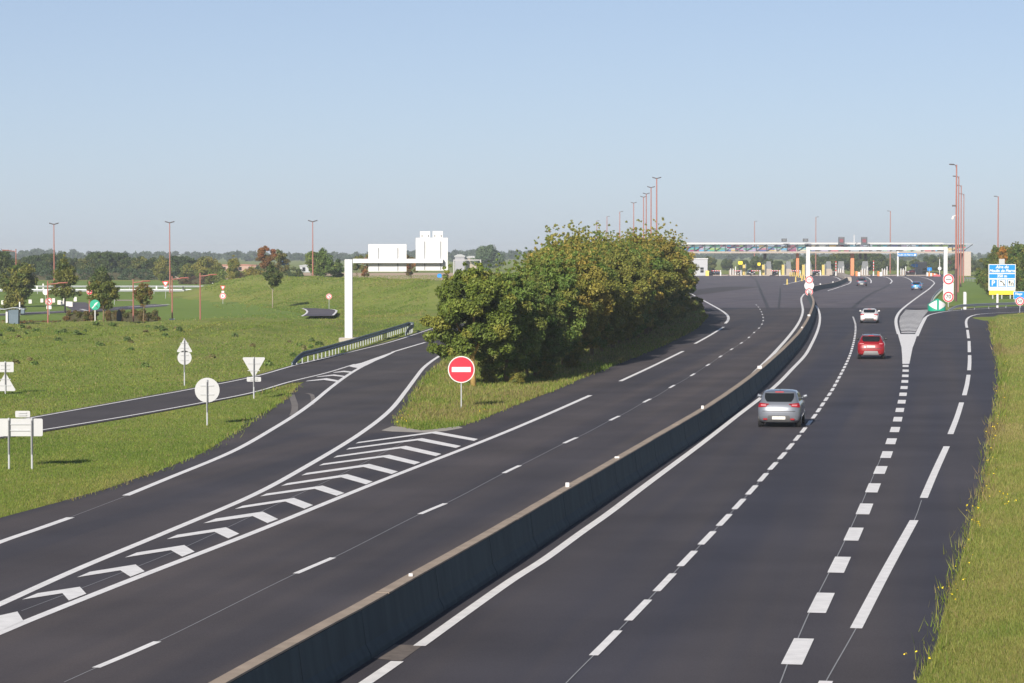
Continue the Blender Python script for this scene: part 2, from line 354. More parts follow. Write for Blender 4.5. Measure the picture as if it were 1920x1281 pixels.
for k in range(19):                                            # bars of the hatched nose
    t = k/18.; y0 = 624.5-t**.9*42; ht = 1.35-.4*t
    xl = np.interp(y0, [582, 595, 604, 615, 626], [1698, 1688, 1686, 1687.5, 1690.5]); xr = np.interp(y0, [582, 596, 604, 615, 626], [1742, 1731, 1727, 1721, 1716])
    xm = (xl+xr)/2; mk.poly([(p.x, p.y, .022) for p in sg([(xl, y0), (xm, y0+.7), (xr, y0-.2), (xr, y0-.2-ht), (xm, y0+.7-ht), (xl, y0-ht)])])
for px in ([(1608,517.5),(1622,519),(1630,522.5),(1633.5,527),(1633,531)], [(1648,518),(1662,520),(1670,524),(1672.5,528),(1669,532)], [(1680,517.5),(1696,520),(1708,525.5),(1712,531)], [(1562,519),(1570,521),(1577,526)]): line(mk, px, .32)
# left carriageway
TL = [(120,1281),(180,1254),(295,1205),(557,1076),(627,1046),(790,964),(838,944),(949,886),(983,870),(1064,829),(1090,817.5),(1150,786),(1170,776.5),(1213,752),(1230,744),(1264,723),(1277,716.5),(1305,699.5),(1335.6,679.5),(1360.7,662.5),(1385,647),(1401.6,635.6),(1414,624),(1425,614),(1430,605.5),(1431.3,598.5),(1430,592),(1428,586),(1425,580),(1421,575),(1416,570)]
dashes(mk, TL, .15, 3.0, 10.0, (180, 1254)); dl = TL
line(mk, [(-60,1212),(0,1188),(45,1169),(241,1090.7),(480,998),(700,908.5),(920,822.5),(1012,784),(1107,742)], .225)
line(mk, [(1163,715.5),(1222,688),(1281,659)], .225); line(mk, [(1303,645),(1330,630),(1357,613.5)], .225)
line(mk, [(1360,607),(1364,602.5),(1366,596),(1362,589.5),(1350,581),(1331,570.3),(1301,554),(1279,542)], .28)
line(mk, [(1380,733),(1443,671.5),(1461,652),(1481,629),(1495.6,609),(1503,594),(1505.5,581),(1503,568),(1502.5,559),(1508.5,551)], .26)
RF = [(-60,1161),(0,1134.5),(144.6,1069),(310,1000),(480,927),(565,881),(677.5,812.5),(732.5,769),(762.5,732),(778,711),(792.5,692),(805,681),(822.5,669),(845,656),(866,646)]
line(mk, RF, .225)
line(mk, [(-60,1043),(0,1018),(66,995),(132.6,971.5)], .225)
line(mk, [(236,930.5),(310,900),(440,845.5),(515,803),(558,776),(590,752.5),(612,734),(640,712.5),(660,699),(680,687.5),(705,675)], .225)
line(mk, [(-240,858),(86,806),(250,779),(385,754.5),(480,735),(540,717.5),(615,699),(665,683.5)], .16)
line(mk, [(-240,838),(60,784),(250,750),(360,730),(480,706),(555,685),(655,661),(735,641),(815,615)], .16)
line(mk, [(735,661),(765,652),(797.5,642.5)], .22); line(mk, [(801,640),(814,637)], .2); line(mk, [(817,634.5),(827,632)], .2)
mk.poly([(p.x, p.y, .022) for p in sg([(672,691),(662,689.5),(652,687),(678,681),(703,672),(738,660),(740,661),(722,670),(705,677),(688,685.5)])])
CH = [[(905,612),(930,600),(1510,520),(1825,578),(1795,592),(1480,535)],[(835,658),(860,645),(1405,571),(1697,630),(1660,645),(1370,588)],[(740,718),(770,703),(1285,629),(1550,690),(1510,707),(1245,648)],[(632,778),(665,762),(1160,696),(1393,753),(1348,770),(1115,715)],[(500,852),(540,833),(1010,765),(1225,822),(1178,841),(965,788)],[(348,931),(395,910),(845,842),(1035,898),(985,919),(798,866)],[(190,1010),(240,988),(660,928),(823,984),(765,1005),(600,953)],[(0,1105),(60,1080),(445,1021),(588,1075),(522,1102),(380,1048)]]
CH = [[(440+x/4, 680+y/4) for x, y in c] for c in CH]
CH += [[(381.5,983),(405,974),(492.5,961),(521.5,975),(501.5,982.5),(474,969.5)]]
CH += [[(x/2.904, 840+y/2.904) for x, y in c] for c in [[(908,502),(965,478),(1230,437),(1303,472),(1243,498),(1168,462)],[(680,602),(745,575),(1003,534),(1060,570),(992,597),(930,562)],[(420,710),(490,680),(738,640),(788,677),(710,707),(655,672)],[(120,832),(205,797),(435,762),(470,800),(375,837),(340,797)],[(-160,985),(-60,932),(95,897),(128,948),(0,1003),(-60,1030)]]]
CH += [[(440+x/4, 680+y/4) for x, y in c] for c in [[(532,144),(545,139),(690,120),(785,138),(770,148),(668,133)],[(610,112),(625,107),(745,92),(832,104),(822,111),(735,102)],[(735,80),(750,74),(820,64),(880,70),(870,79),(815,74)]]]
for c in CH: mk.poly([(p.x, p.y, .024) for p in sg(c)])
tag(mk.build('road_markings', M_PAINT), kind='structure')
th = MB()
for px in (TL, T3, [(1485,1400),(1549,1279),(1605,1180),(1714,977),(1728,939)], [(1449,1320),(1494.7-10,1226),(1538.7-14,1134.5),(1572.6-12,1063),(1600-11,1004.6),(1621-10,956),(1637-9,916),(1651.5-9,881),(1663-8,852)], [(132,971),(237,931)]): line(th, px, .022, .017)
c0 = catmull([(40,1147),(190,1090),(340,1030),(480,965),(640,890),(780,818)], 12); th.ribbon([G(p.x, p.y) for p in c0], .02, .017)
tag(th.build('guide_lines', M_LINE), kind='structure')
# worn slot where the edge line breaks at a drain, and stones along the side road
b = MB(); b.poly([(p.x, p.y, .015) for p in sg([(700,1236),(740,1210),(792,1212),(752,1241)])])
tag(b.build('drain_slab', mat('drain_concrete', (.15, .125, .11), .85, var=.5, vscale=6)), kind='structure')
# roads and paths of the rest area on the left
b = MB(); b.ribbon(catmull([(p.x, p.y) for p in sg([(-80,593),(0,590.5),(80,586.5),(165,582.5),(220,578.5),(290,573),(340,569.5)])], 2), 5.2, .006); b.ribbon(catmull([(p.x, p.y) for p in sg([(136,567),(150,575),(166,583)])], 2), 3.5, .009)
b.poly([(p.x, p.y, .012) for p in sg([(330,568),(345,565.5),(410,566),(470,569.5),(470,573),(400,572.5),(330,571.5)])])
tag(b.build('rest_area_road', M_PLAZA), kind='structure')
b = MB(); line(b, [(-20,590),(50,586.5),(150,582.5)], .5); line(b, [(215,578.5),(330,569.5),(336,568)], .6); line(b, [(152,580),(163,583)], .5)
tag(b.build('rest_area_markings', M_PAINTW), kind='structure')
b = MB(); b.poly([(p.x, p.y, .004) for p in sg([(215,562),(330,562.5),(470,567.5),(471,570.5),(330,565.5),(215,564)])])
tag(b.build('gravel_path', mat('gravel', (.34, .28, .21), .9, var=.3)), kind='structure')
def on_ground(pts, dz): return [(p.x, p.y, hz(p.x, p.y)+dz) for p in pts]
b = MB(); px = [(565,577.5),(590,578),(618,579.5),(629,581),(632,582.5),(628,587),(622,592.5),(575,592.8),(568,592.8),(577,586),(574,581)]
zp = max(hz(p.x, p.y) for p in sg(px))+.03
b.poly([(p.x, p.y, zp) for p in sg(px, zp)]); tag(b.build('service_road', M_PLAZA), kind='structure')
b = MB()
for px in ([(567,578.5),(573,580.8),(576,583.8),(575,587),(566,593)], [(620,579.8),(627.5,581),(631,582.8),(629,586.5),(624,591.5)]): b.ribbon([G(p.x, p.y, zp) for p in catmull(px, 2)], .22, zp+.006)
tag(b.build('service_markings', M_PAINT), kind='structure')
# field strips beyond the lawns
b = MB(); b.poly([Vector((-95, 655, .0)), Vector((-52, 655, 0)), Vector((-45, 760, 0)), Vector((-110, 760, 0))]); b.poly([(-52, 640, .0), (-8, 640, .0), (-4, 860, .0), (-70, 860, .0)])
tag(b.build('stubble_field', M_FIELD), kind='structure')

b = MB()                                                       # tar seams and cracks in the old surface
for px, w_ in (([(1404,518),(1416,523),(1422,535),(1429,553),(1436,568),(1439,577)], .45), ([(1463,540),(1462,560),(1460,577)], .3), ([(1672,532),(1655,541),(1630,553),(1612,566),(1600,577)], .5), ([(1550,567),(1585,569),(1630,568),(1680,566)], .9), ([(1300,576.8),(1420,577.4),(1500,577.2)], .6), ([(1545,577.2),(1620,577.5),(1690,577.3)], .6), ([(1320,531),(1340,533),(1365,533)], .9), ([(1345,560),(1420,562),(1490,560)], .5)): line(b, px, w_, .016)
tag(b.build('tar_seams', mat('tar', (.045, .040, .044), .7, var=.4, vscale=.5)), kind='structure')
b = MB()
for px, w_ in (([(545,735),(549,748),(553,760),(552,772),(549,780)], .30), ([(575,738),(585,741),(587,752),(585,760)], .2)): line(b, px, w_, .0165)
tag(b.build('dust_marks', mat('dust', (.17, .15, .14), .9, var=.5, vscale=1.5)), kind='structure')
# ------------------------------------------------------------------ median barrier, guard rails
def sweep(b, path, prof, jit=0, rng=None):
    rings = []
    for i, p in enumerate(path):
        t = Vector(path[min(i+1, len(path)-1)]) - Vector(path[max(i-1, 0)]); t = Vector((t.x, t.y, 0)).normalized(); nx = Vector((t.y, -t.x, 0))
        j = (rng.random()-.5)*jit if rng else 0
        z = p[2] if len(p) > 2 else 0
        rings.append([Vector((p[0], p[1], z)) + nx*(q[0]+j) + Vector((0, 0, q[1] + (abs(j)*.5 if q[1] > .5 else 0))) for q in prof])
    b.loft(rings)
rng = random.Random(4)
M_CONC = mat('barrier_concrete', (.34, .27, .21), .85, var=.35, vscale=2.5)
M_CONCD = mat('barrier_shade', (.043, .066, .080), .85, var=.5, vscale=1.5)  # barrier sides: shade put into the colour, same concrete as the top
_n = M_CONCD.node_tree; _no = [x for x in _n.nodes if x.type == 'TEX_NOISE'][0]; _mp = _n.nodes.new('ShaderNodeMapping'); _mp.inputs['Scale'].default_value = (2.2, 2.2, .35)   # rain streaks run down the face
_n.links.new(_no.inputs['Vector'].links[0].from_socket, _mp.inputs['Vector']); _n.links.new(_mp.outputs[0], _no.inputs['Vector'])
M_GALV = mat('galvanised_steel', (.30, .32, .335), .45, metal=.35, var=.1)
M_GALVD = mat('weathered_rail', (.13, .165, .19), .5, metal=.3, var=.2)
M_WHITE = mat('white_paint', (.60, .60, .605), .5, var=.03)
M_WHITEG = mat('white_sign_back', (.42, .425, .44), .45, var=.05)
M_POST = mat('grey_post', (.40, .41, .43), .5, var=.06)
M_BLK = mat('black_paint', (.02, .02, .022), .5, var=.1)
M_RED = mat('sign_red', (.70, .012, .035), .4, var=.03)
M_BLUE = mat('sign_blue', (.0, .22, .72), .4, var=.03)
M_GRN = mat('sign_green', (.0, .30, .19), .4, var=.05)
M_YEL = mat('sign_yellow', (.85, .55, .03), .5, var=.05)
M_SIGNW = mat('sign_white', (.62, .62, .62), .4, var=.02)
M_RUST = mat('salmon_mast_paint', (.31, .115, .092), .5, var=.12)
M_RUSTD = mat('brown_mast_base', (.085, .045, .04), .6, var=.2)
M_LAMP = mat('lamp_housing', (.10, .085, .09), .5, var=.1)
M_GLASS = mat('dark_glass', (.012, .014, .016), .08, spec=.6, var=0)
M_STEELB = mat('blue_grey_steel', (.10, .14, .18), .5, metal=.2, var=.1)

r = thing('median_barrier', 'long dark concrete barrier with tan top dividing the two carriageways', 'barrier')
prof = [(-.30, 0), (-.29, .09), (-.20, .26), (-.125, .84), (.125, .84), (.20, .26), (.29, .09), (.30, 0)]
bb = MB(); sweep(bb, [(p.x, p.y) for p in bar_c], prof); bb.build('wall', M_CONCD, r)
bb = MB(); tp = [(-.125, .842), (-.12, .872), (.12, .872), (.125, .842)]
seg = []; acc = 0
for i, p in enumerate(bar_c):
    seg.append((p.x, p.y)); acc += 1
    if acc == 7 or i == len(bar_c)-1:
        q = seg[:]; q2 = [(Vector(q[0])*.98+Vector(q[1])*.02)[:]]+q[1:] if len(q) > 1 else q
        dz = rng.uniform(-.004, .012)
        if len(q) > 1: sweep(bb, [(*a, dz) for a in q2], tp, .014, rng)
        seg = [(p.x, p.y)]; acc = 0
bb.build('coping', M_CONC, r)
for i in range(3, min(len(bar_c)-1, 130), 3):                      # casting joints
    p, q_ = bar_c[i], bar_c[i+1]; t_ = math.atan2(q_.y-p.y, q_.x-p.x); jb = MB()
    sweep(jb, [(p.x, p.y), (p.x+math.cos(t_)*.03, p.y+math.sin(t_)*.03)], [(a*1.012+(.003 if a > 0 else -.003), b*1.0) for a, b in prof]); jb.build('joint', mat('joint_dark', (.036, .052, .062), .9), r)
rb_ = [('white block reflector on the barrier top nearest the bridge', 1059, 913, .13, .16), ('white reflector on the barrier top to the left of the silver car', 1306, 763, .13, .17), ('wide white reflector on the barrier where it starts to bend', 1414.5, 687, .30, .20), ('small clip reflector on the barrier between the two nearest ones', 1159, 859, .18, .07), ('chipped white marker at the lower end of the barrier top', 767, 1086, .1, .08), ('tiny white reflector high on the bend of the barrier', 1515.5, 589, .34, .22), ('little white marker on the barrier below the bend', 1501, 612, .18, .14), ('white dot reflector on the far barrier end by the toll plaza', 1569, 526, .3, .3), ('white dot reflector on the far barrier left of the rounded end', 1551, 530, .3, .3)]
for lab, x, y, w_, h_ in rb_:
    g = G(x, y+4, .87); j = min(bar_c, key=lambda p: abs(p.y-g.y)); o = MB()
    o.box((0, 0, h_*.36), (w_*.75, .05, h_*.75), 0); o.box((0, .0, h_*.36), (w_*.5, .062, h_*.5), 0)
    tag(o.build('barrier_reflector', M_WHITE, loc=(j.x, j.y, .878)), lab, 'reflector', 'reflectors on the median barrier')

def guard_rail(name, label, path, h=.72, post_step=2.0, m_rail=None, m_post=None, flare=True, beam=.31, flat=False):
    hz = (lambda x, y: 0.) if flat else globals()['hz']
    r = thing(name, label, 'guard rail'); P = catmull([(p[0], p[1]) for p in path], .8)
    pts = []
    for i, p in enumerate(P):
        e = min(i, len(P)-1-i)*.8; pts.append((p.x, p.y, hz(p.x, p.y) + h - (.55*max(0, 1-e/4.)**2 if flare else 0)))
    b_ = MB(); k = beam
    sweep(b_, pts, [(-.035, -k), (.01, -k*.95), (.035, -k*.75), (-.02, -k*.5), (.035, -k*.25), (.01, -.02), (-.035, 0), (-.06, -k*.5)]); b_.build('beam', m_rail or M_GALV, r)
    d = 0; pl = MB()
    for i in range(1, len(pts)):
        d += math.dist(pts[i][:2], pts[i-1][:2])
        if d >= post_step:
            d = 0; z0 = hz(*pts[i][:2]); t = MB(); t.box((pts[i][0]-.09, pts[i][1]+.03, (z0+pts[i][2]-.08)/2), (.07, .10, pts[i][2]-z0-.06)); t.build('post', m_post or M_GALV, r)
    return r
rail_px = [(548,686),(580,679),(620,668),(662,655),(705,641),(738,630),(757,623.5),(768,620),(774,621),(772,625.5),(760,629)]
guard_rail('guard_rail', 'dark curved guard rail running along the slip road below the tall white sign gantry', [G(x, y) for x, y in rail_px], m_rail=M_GALVD, m_post=M_GALV, post_step=1.55, beam=.36, h=.78)
guard_rail('guard_rail', 'grey guard rail on the grass behind the green and white nose marker', [G(x, y) for x, y in [(1778,583),(1800,582),(1850,579.5),(1905,577.3),(1990,574)]], post_step=4)
guard_rail('guard_rail', 'pale guard rail curving along the plaza edge beside the tall masts', [(p.x, p.y) for p in [G(1746,575), G(1751,563), G(1760,552), G(1772,542), G(1784,535)]], post_step=5)
guard_rail('guard_rail', 'far guard rail with close posts on the grass below the big dark trees', [(p.x, p.y) for p in [G(1806,527), G(1826,528.5), G(1850,531), G(1900, 535)]], post_step=2.2, h=.95)
guard_rail('guard_rail', 'upper of two long silver rails before the wood, beyond the lawns', [at(-150, 543, 481), at(100, 543, 481), at(445, 543, 481)], flare=False, post_step=6, beam=.34, flat=True)
guard_rail('guard_rail', 'lower of two long silver rails before the wood, nearer the lawns', [at(-150, 551, 432), at(100, 551, 432), at(400, 551, 432)], flare=False, post_step=6, beam=.45, h=.80, flat=True)

# ------------------------------------------------------------------ sign posts
def sign_post(b, h, r=.03, back=0): b.tube([(0, back, -.4), (0, back, h)], r, 8)
def back_sign(label, x, y, plates, h, pr=.035, z=0, rz=0, posts=(0,)):
    """a sign seen from behind: plate(s) with the post in front"""
    g = G(x, y); g = G(x, y, hz(g.x, g.y)); g = G(x, y, hz(g.x, g.y)); t = thing('road_sign', label, 'road sign', (g.x, g.y, hz(g.x, g.y)), rz, 'road signs seen from behind')
    for p in posts:
        q = MB(); q.tube([(p, 0, -.4), (p, 0, h)], pr, 8); q.build('post', M_POST, t)
        q = MB(); q.box((p+.004, -pr-.004, h*.62), (pr*.9, .012, h*.66)); q.build('post_shade', mat('shade_grey', (.10, .10, .11), .6), t)  # dark strip paints in the shaded side of the post
    for o in plates:
        q = MB(); q.prism(o, .045, .06); pl = q.build('plate', M_WHITEG, t)
        zs = [a[1] for a in o]; xs = [a[0] for a in o]; q = MB(); zc = (max(zs)+min(zs))/2
        for zz in ((max(zs)-min(zs))*.18, -(max(zs)-min(zs))*.18): q.box(((max(xs)+min(xs))/2, .028, zc+zz), ((max(xs)-min(xs))*.55, .03, .03))
        q.build('bracket', M_POST, pl)
    return t
# scale at each post: 7/(y-472) m per pixel
back_sign('big round sign seen from behind on a post in the grass strip', 388.5, 798, [disc(.50, 32, 0, 1.43)], 1.85)
back_sign('white point-down triangle sign seen from behind over a small plaque', 476, 748, [rtri(1.15, False, .06, 1.65), rrect(.68, .22, .05, 0, .93)], 2.0)
back_sign('white triangle sign above a round disc seen from behind across the side road', 346, 724, [rtri(.86, True, .05, 2.02), disc(.37, 30, 0, 1.48)], 2.5)
back_sign('white oblong sign above a triangle at the left edge, seen from behind', 10, 739, [rrect(.82, .50, .05, .0, 1.33), rtri(1.06, True, .06, .45)], 1.62)
back_sign('two-post white board with a small plate on top seen from behind', 38, 880, [rrect(1.45, .57, .05, 0, 1.35), rrect(.48, .21, .04, .08, 1.78)], 1.66, posts=(-.36, .38))

def face_sign(name, label, g, kinds, h, pr=.03, rz=0, post_m=None, group=None, cat='road sign', posts=(0,)):
    t = thing(name, label, cat, g, rz, group)
    for p in posts:
        q = MB(); q.tube([(p, 0, -.4), (p, 0, h)], pr, 8); q.build('post', post_m or M_POST, t)
    for k in kinds: k(t)
    return t
def no_entry(cz, R):
    def f(t):
        q = MB(); q.prism(disc(R, 40, 0, cz), -.06, -.04); pl = q.build('plate', M_SIGNW, t)
        q = MB(); q.prism(disc(R*.93, 40, 0, cz), -.066, -.0605); q.build('red_field', M_RED, pl)
        q = MB(); q.prism(rrect(R*1.42, R*.37, .01, 0, cz), -.071, -.0665); q.build('white_bar', M_SIGNW, pl)
    return f
def round_sign(cz, R, inner, cx=0):
    def f(t):
        q = MB(); q.prism(disc(R, 36, cx, cz), -.06, -.04); pl = q.build('plate', M_SIGNW, t)
        q = MB(); q.prism(disc(R*.93, 36, cx, cz), -.066, -.0605); q.build('red_ring', M_RED, pl)
        q = MB(); q.prism(disc(R*.70, 36, cx, cz), -.072, -.0665); q.build('white_field', M_SIGNW, pl)
        inner(pl, cz, R)
    return f
def limit(s):
    return lambda pl, cz, R: text(s, R*.98, M_BLK, pl, (0, -.078, cz), bold=.012*R)
def toll_bar(pl, cz, R):
    q = MB(); q.prism(rrect(R*1.0, R*.12, .01, 0, cz), -.078, -.0725); q.build('black_bar', M_BLK, pl)
def no_turn(pl, cz, R):
    q = MB(); q.tube([(-.1*R+.3*R, -.076, cz-.42*R), (.2*R, -.076, cz), (-.05*R, -.076, cz+.2*R), (-.32*R, -.076, cz+.2*R)], .085*R, 6); q.build('arrow', M_BLK, pl)
    q = MB(); q.prism([(-.55*R, cz+.42*R), (-.42*R, cz+.55*R), (.55*R, cz-.42*R), (.42*R, cz-.55*R)], -.084, -.0775); q.build('red_slash', M_RED, pl)
def yield_tri(cz, S):
    def f(t):
        q = MB(); q.prism(rtri(S, False, .06, cz), -.06, -.04); pl = q.build('plate', M_RED, t)
        q = MB(); q.prism(rtri(S*.62, False, .03, cz), -.067, -.0605); q.build('white_field', M_SIGNW, pl)
    return f
def plaque(cz, w_, h_, cx=0, m=None):
    def f(t):
        q = MB(); q.prism(rrect(w_, h_, .03, cx, cz), -.05, -.035); q.build('plaque', m or M_SIGNW, t)
    return f
def white_disc(cz, R, y=-.03):
    def f(t):
        q = MB(); q.prism(disc(R, 32, 0, cz), y-.01, y+.01); q.build('backing_disc', M_WHITE, t)
    return f
def gz(x, y):
    g = G(x, y)
    for _ in range(6): g = G(x, y, hz(g.x, g.y))
    return g
face_sign('no_entry_sign', 'red round no entry sign on a post before the near leafy tree', gz(865, 765.5), [no_entry(1.74, .60)], 2.0)
g = gz(168, 614.5); face_sign('no_entry_sign', 'small no entry sign half seen behind the orange lamp post by the parking road', at(168, 575, 310) * 1, [no_entry(1.75, .34)], 1.9)
face_sign('no_entry_sign', 'small no entry sign peeping out beside the round tree on the lawn', at(214.5, 566, 345), [no_entry(1.28, .36)], 1.4)
face_sign('no_turn_sign', 'red ringed no left turn sign with white plaque by an orange lamp post', at(92, 590, 288), [round_sign(1.45, .40, no_turn), plaque(.80, .55, .38)], 1.7)
face_sign('no_turn_sign', 'red ringed no left turn sign alone at the foot of the green mound', at(617, 573.5, 312), [round_sign(1.12, .34, no_turn)], 1.3)
face_sign('yield_sign', 'red and white yield triangle standing before the far silver rails', at(310.5, 562, 378), [yield_tri(2.38, 1.0), plaque(1.75, .5, .22)], 2.4)
def ring_sq(pl, cz, R):
    q = MB(); q.box((0, -.076, cz), (.32*R, .008, .42*R)); q.build('symbol', M_BLK, pl)
face_sign('yield_sign', 'yield triangle above a red ringed round sign at the left end of the mound', at(418, 572, 340), [yield_tri(2.3, .72), plaque(1.72, .36, .22), round_sign(1.17, .42, ring_sq)], 2.4)
t = thing('round_sign', 'round green board with white arrow before the low hedge', 'road sign', at(178.5, 617, 222))
q = MB(); q.tube([(0, 0, -.4), (0, 0, 2.0)], .05, 8); q.build('post', M_WHITE, t)
q = MB(); q.prism(disc(.44, 36, 0, 2.06), -.08, -.052); pl = q.build('plate', M_GRN, t)
q = MB(); q.prism([(-.27, 1.80), (-.20, 1.75), (-.03, 1.95), (.13, 2.10), (.28, 2.31), (.08, 2.24), (-.04, 2.12), (-.10, 1.98)], -.09, -.081); q.build('arrow', M_SIGNW, pl)
q = MB(); q.prism([(.10, 1.92), (.22, 1.80), (.26, 1.85), (.14, 1.97)], -.09, -.081); q.build('arrow_tail', M_BLK, pl)
face_sign('round_sign', 'round white sign seen from behind near white blocks on the lawn', at(85.5, 571, 345), [white_disc(1.62, .37)], 1.8)
t = thing('round_sign', 'tall narrow dark oval sign edge-on beside the hedge', 'road sign', at(222.5, 614, 240), math.radians(62))
q = MB(); q.tube([(0, 0, -.3), (0, 0, .6)], .05, 8); q.build('post', M_WHITE, t)
q = MB(); q.prism([(x*.62, z) for x, z in disc(.62, 28, 0, 1.0*1)], -.07, -.04); q.build('plate', mat('dark_blue_plate', (.03, .045, .08), .5), t)
tag(t)
t = MB(); t.tube([(0, 0, -.2), (0, 0, .28)], .04, 6); t.prism([(x, z*.62+.28) for x, z in disc(.26, 20)], -.1, .1)
tag(t.build('ground_marker', M_GRN, loc=at(197.5, 615, 238)), 'low rounded green marker standing at the hedge foot', 'marker')
t = MB(); t.box((0, 0, .2), (.5, .06, .08), .3); t.box((0, .1, .1), (.07, .07, .35)); t.box((.2, .1, .1), (.07, .07, .3))
tag(t.build('wooden_rail', mat('pale_wood', (.40, .33, .24), .8), loc=at(209, 615, 238)), 'small tilted pale wooden rail on the grass before the hedge', 'rail')

# speed and toll signs on the plaza side
g = gz(1517, 560); face_sign('speed_limit_sign', 'pair of red ringed signs with a white disc between, standing on the barrier bend', (g.x, g.y, 0), [round_sign(2.78, .58, toll_bar), white_disc(1.92, .72), round_sign(.98, .58, limit('70'))], 3.0, group='toll approach signs')
g = gz(1778, 576); face_sign('speed_limit_sign', 'pair of big red ringed signs with a white panel between, right of the nose marker', (g.x, g.y, 0), [round_sign(3.50, .70, toll_bar), plaque(2.35, 1.32, 1.40, .0), round_sign(1.28, .70, limit('70'))], 4.0, group='toll approach signs', pr=.06)
g = gz(1912, 587); face_sign('speed_limit_sign', 'lone round fifty speed limit sign on the grass bank', (g.x, g.y, g.z), [round_sign(1.35, .50, limit('50'))], 1.7)
g = at(1912, 566, 345)
t = thing('direction_sign', 'blue toll direction board half cut off by the picture edge', 'road sign', (g.x, g.y, 0))
for p in (-.6, .9):
    q = MB(); q.tube([(p, .05, -.3), (p, .05, 2.0)], .05, 8); q.build('post', M_POST, t)
q = MB(); q.prism(rrect(2.3, 1.02, .06, .30, 1.22), -.05, -.02); pl = q.build('plate', M_SIGNW, t)
q = MB(); q.prism(rrect(2.2, .92, .05, .30, 1.22), -.056, -.0505); q.build('blue_field', M_BLUE, pl)
text('Péage', .42, M_SIGNW, pl, (-.18, -.064, 1.40), bold=.012, shear=.15); text('à', .40, M_SIGNW, pl, (.60, -.064, .98), bold=.01, shear=.15)
# the big services board
D = 388; k = D/4880.0
g = at(1878.5, 562, D)
t = thing('services_sign', 'large blue and white services board with parking, phone and picnic symbols', 'road sign', (g.x, g.y, 0))
def Z(y): return at(1878, y, D).z
def Xp(x): return (x-1878.5)*k
for x in (1861.5, 1878.5, 1894.5):
    q = MB(); q.box((Xp(x), .12, Z(558)/2), (.14, .14, abs(Z(558))+.6 if Z(558) > 0 else .6)); q.box((Xp(x), .12, Z(552)-.6), (.16, .16, 2.2)); q.build('post', M_POST, t)
q = MB(); q.box((0, .0, (Z(495.5)+Z(545))/2), (Xp(1904)-Xp(1853), .08, Z(495.5)-Z(545))); pl = q.build('panel', M_SIGNW, t)
def field(name, x0, y0, x1, y1, m, par, d=-.046):
    q = MB(); q.prism(rrect(Xp(x1)-Xp(x0), Z(y0)-Z(y1), .05, (Xp(x0)+Xp(x1))/2, (Z(y0)+Z(y1))/2), d-.006, d); return q.build(name, m, par)
field('blue_field', 1854.3, 496.8, 1902.8, 511.8, M_BLUE, pl); field('blue_field', 1854.3, 514, 1902.8, 521.8, M_BLUE, pl)
field('parking_square', 1855.2, 524.3, 1868.8, 538, M_BLUE, pl); field('phone_square', 1871.3, 524.3, 1885.7, 538, M_BLUE, pl); field('picnic_square', 1888, 524.3, 1902.2, 538, M_BLUE, pl)
field('phone_field', 1872.4, 525.4, 1884.6, 537, M_SIGNW, pl, -.0525); field('picnic_field', 1889.1, 525.4, 1901.1, 537, M_SIGNW, pl, -.0525)
field('grey_caption', 1857, 541, 1866, 542.2, mat('caption_grey', (.45, .45, .47)), pl); field('grey_caption', 1874, 541, 1883, 542.2, MATS['caption_grey'], pl); field('grey_caption', 1891, 541, 1900, 542.2, MATS['caption_grey'], pl)
text('Aire du', .62, M_SIGNW, pl, (0, -.06, Z(500.8)), shear=.2, bold=.02); text('Moulin de Pierre', .56, M_SIGNW, pl, (0, -.06, Z(508)), shear=.2, bold=.022)
text('350 m', .58, M_SIGNW, pl, (0, -.06, Z(517.9)), bold=.022); text('P', 1.05, M_SIGNW, pl, (Xp(1862), -.06, Z(531.2)), bold=.03)
q = MB(); q.tube([(Xp(1875), -.062, Z(527.5)), (Xp(1878.5), -.062, Z(528.5)), (Xp(1881), -.062, Z(531)), (Xp(1882.5), -.062, Z(535))], [.11, .06, .06, .12], 6); q.build('phone_symbol', M_BLK, pl)
q = MB(); q.tube([(Xp(1892.5), -.062, Z(535.5)), (Xp(1892.5), -.062, Z(528.5))], [.03, .05], 6); q.prism(disc(.16, 12, Xp(1892.5), Z(529)), -.066, -.059)
q.tube([(Xp(1895.5), -.062, Z(535.5)), (Xp(1895.5), -.062, Z(531.5)), (Xp(1897.5), -.062, Z(530)), (Xp(1899.3), -.062, Z(531.5)), (Xp(1899.3), -.062, Z(535.5))], .06, 6); q.build('picnic_symbol', M_BLK, pl)
q = MB(); q.box((0-.0, .0, (Z(545.2)+Z(553))/2), (Xp(1901.5)-Xp(1853.5), .07, Z(545.2)-Z(553)-.02)); yp = q.build('yellow_panel', M_YEL, t)
q = MB(); q.box((Xp(1878), 0, (Z(485.5)+Z(495.2))/2), (.85, .07, Z(485.5)-Z(495.2)-.02)); sp = q.build('number_plate', M_WHITEG, t)
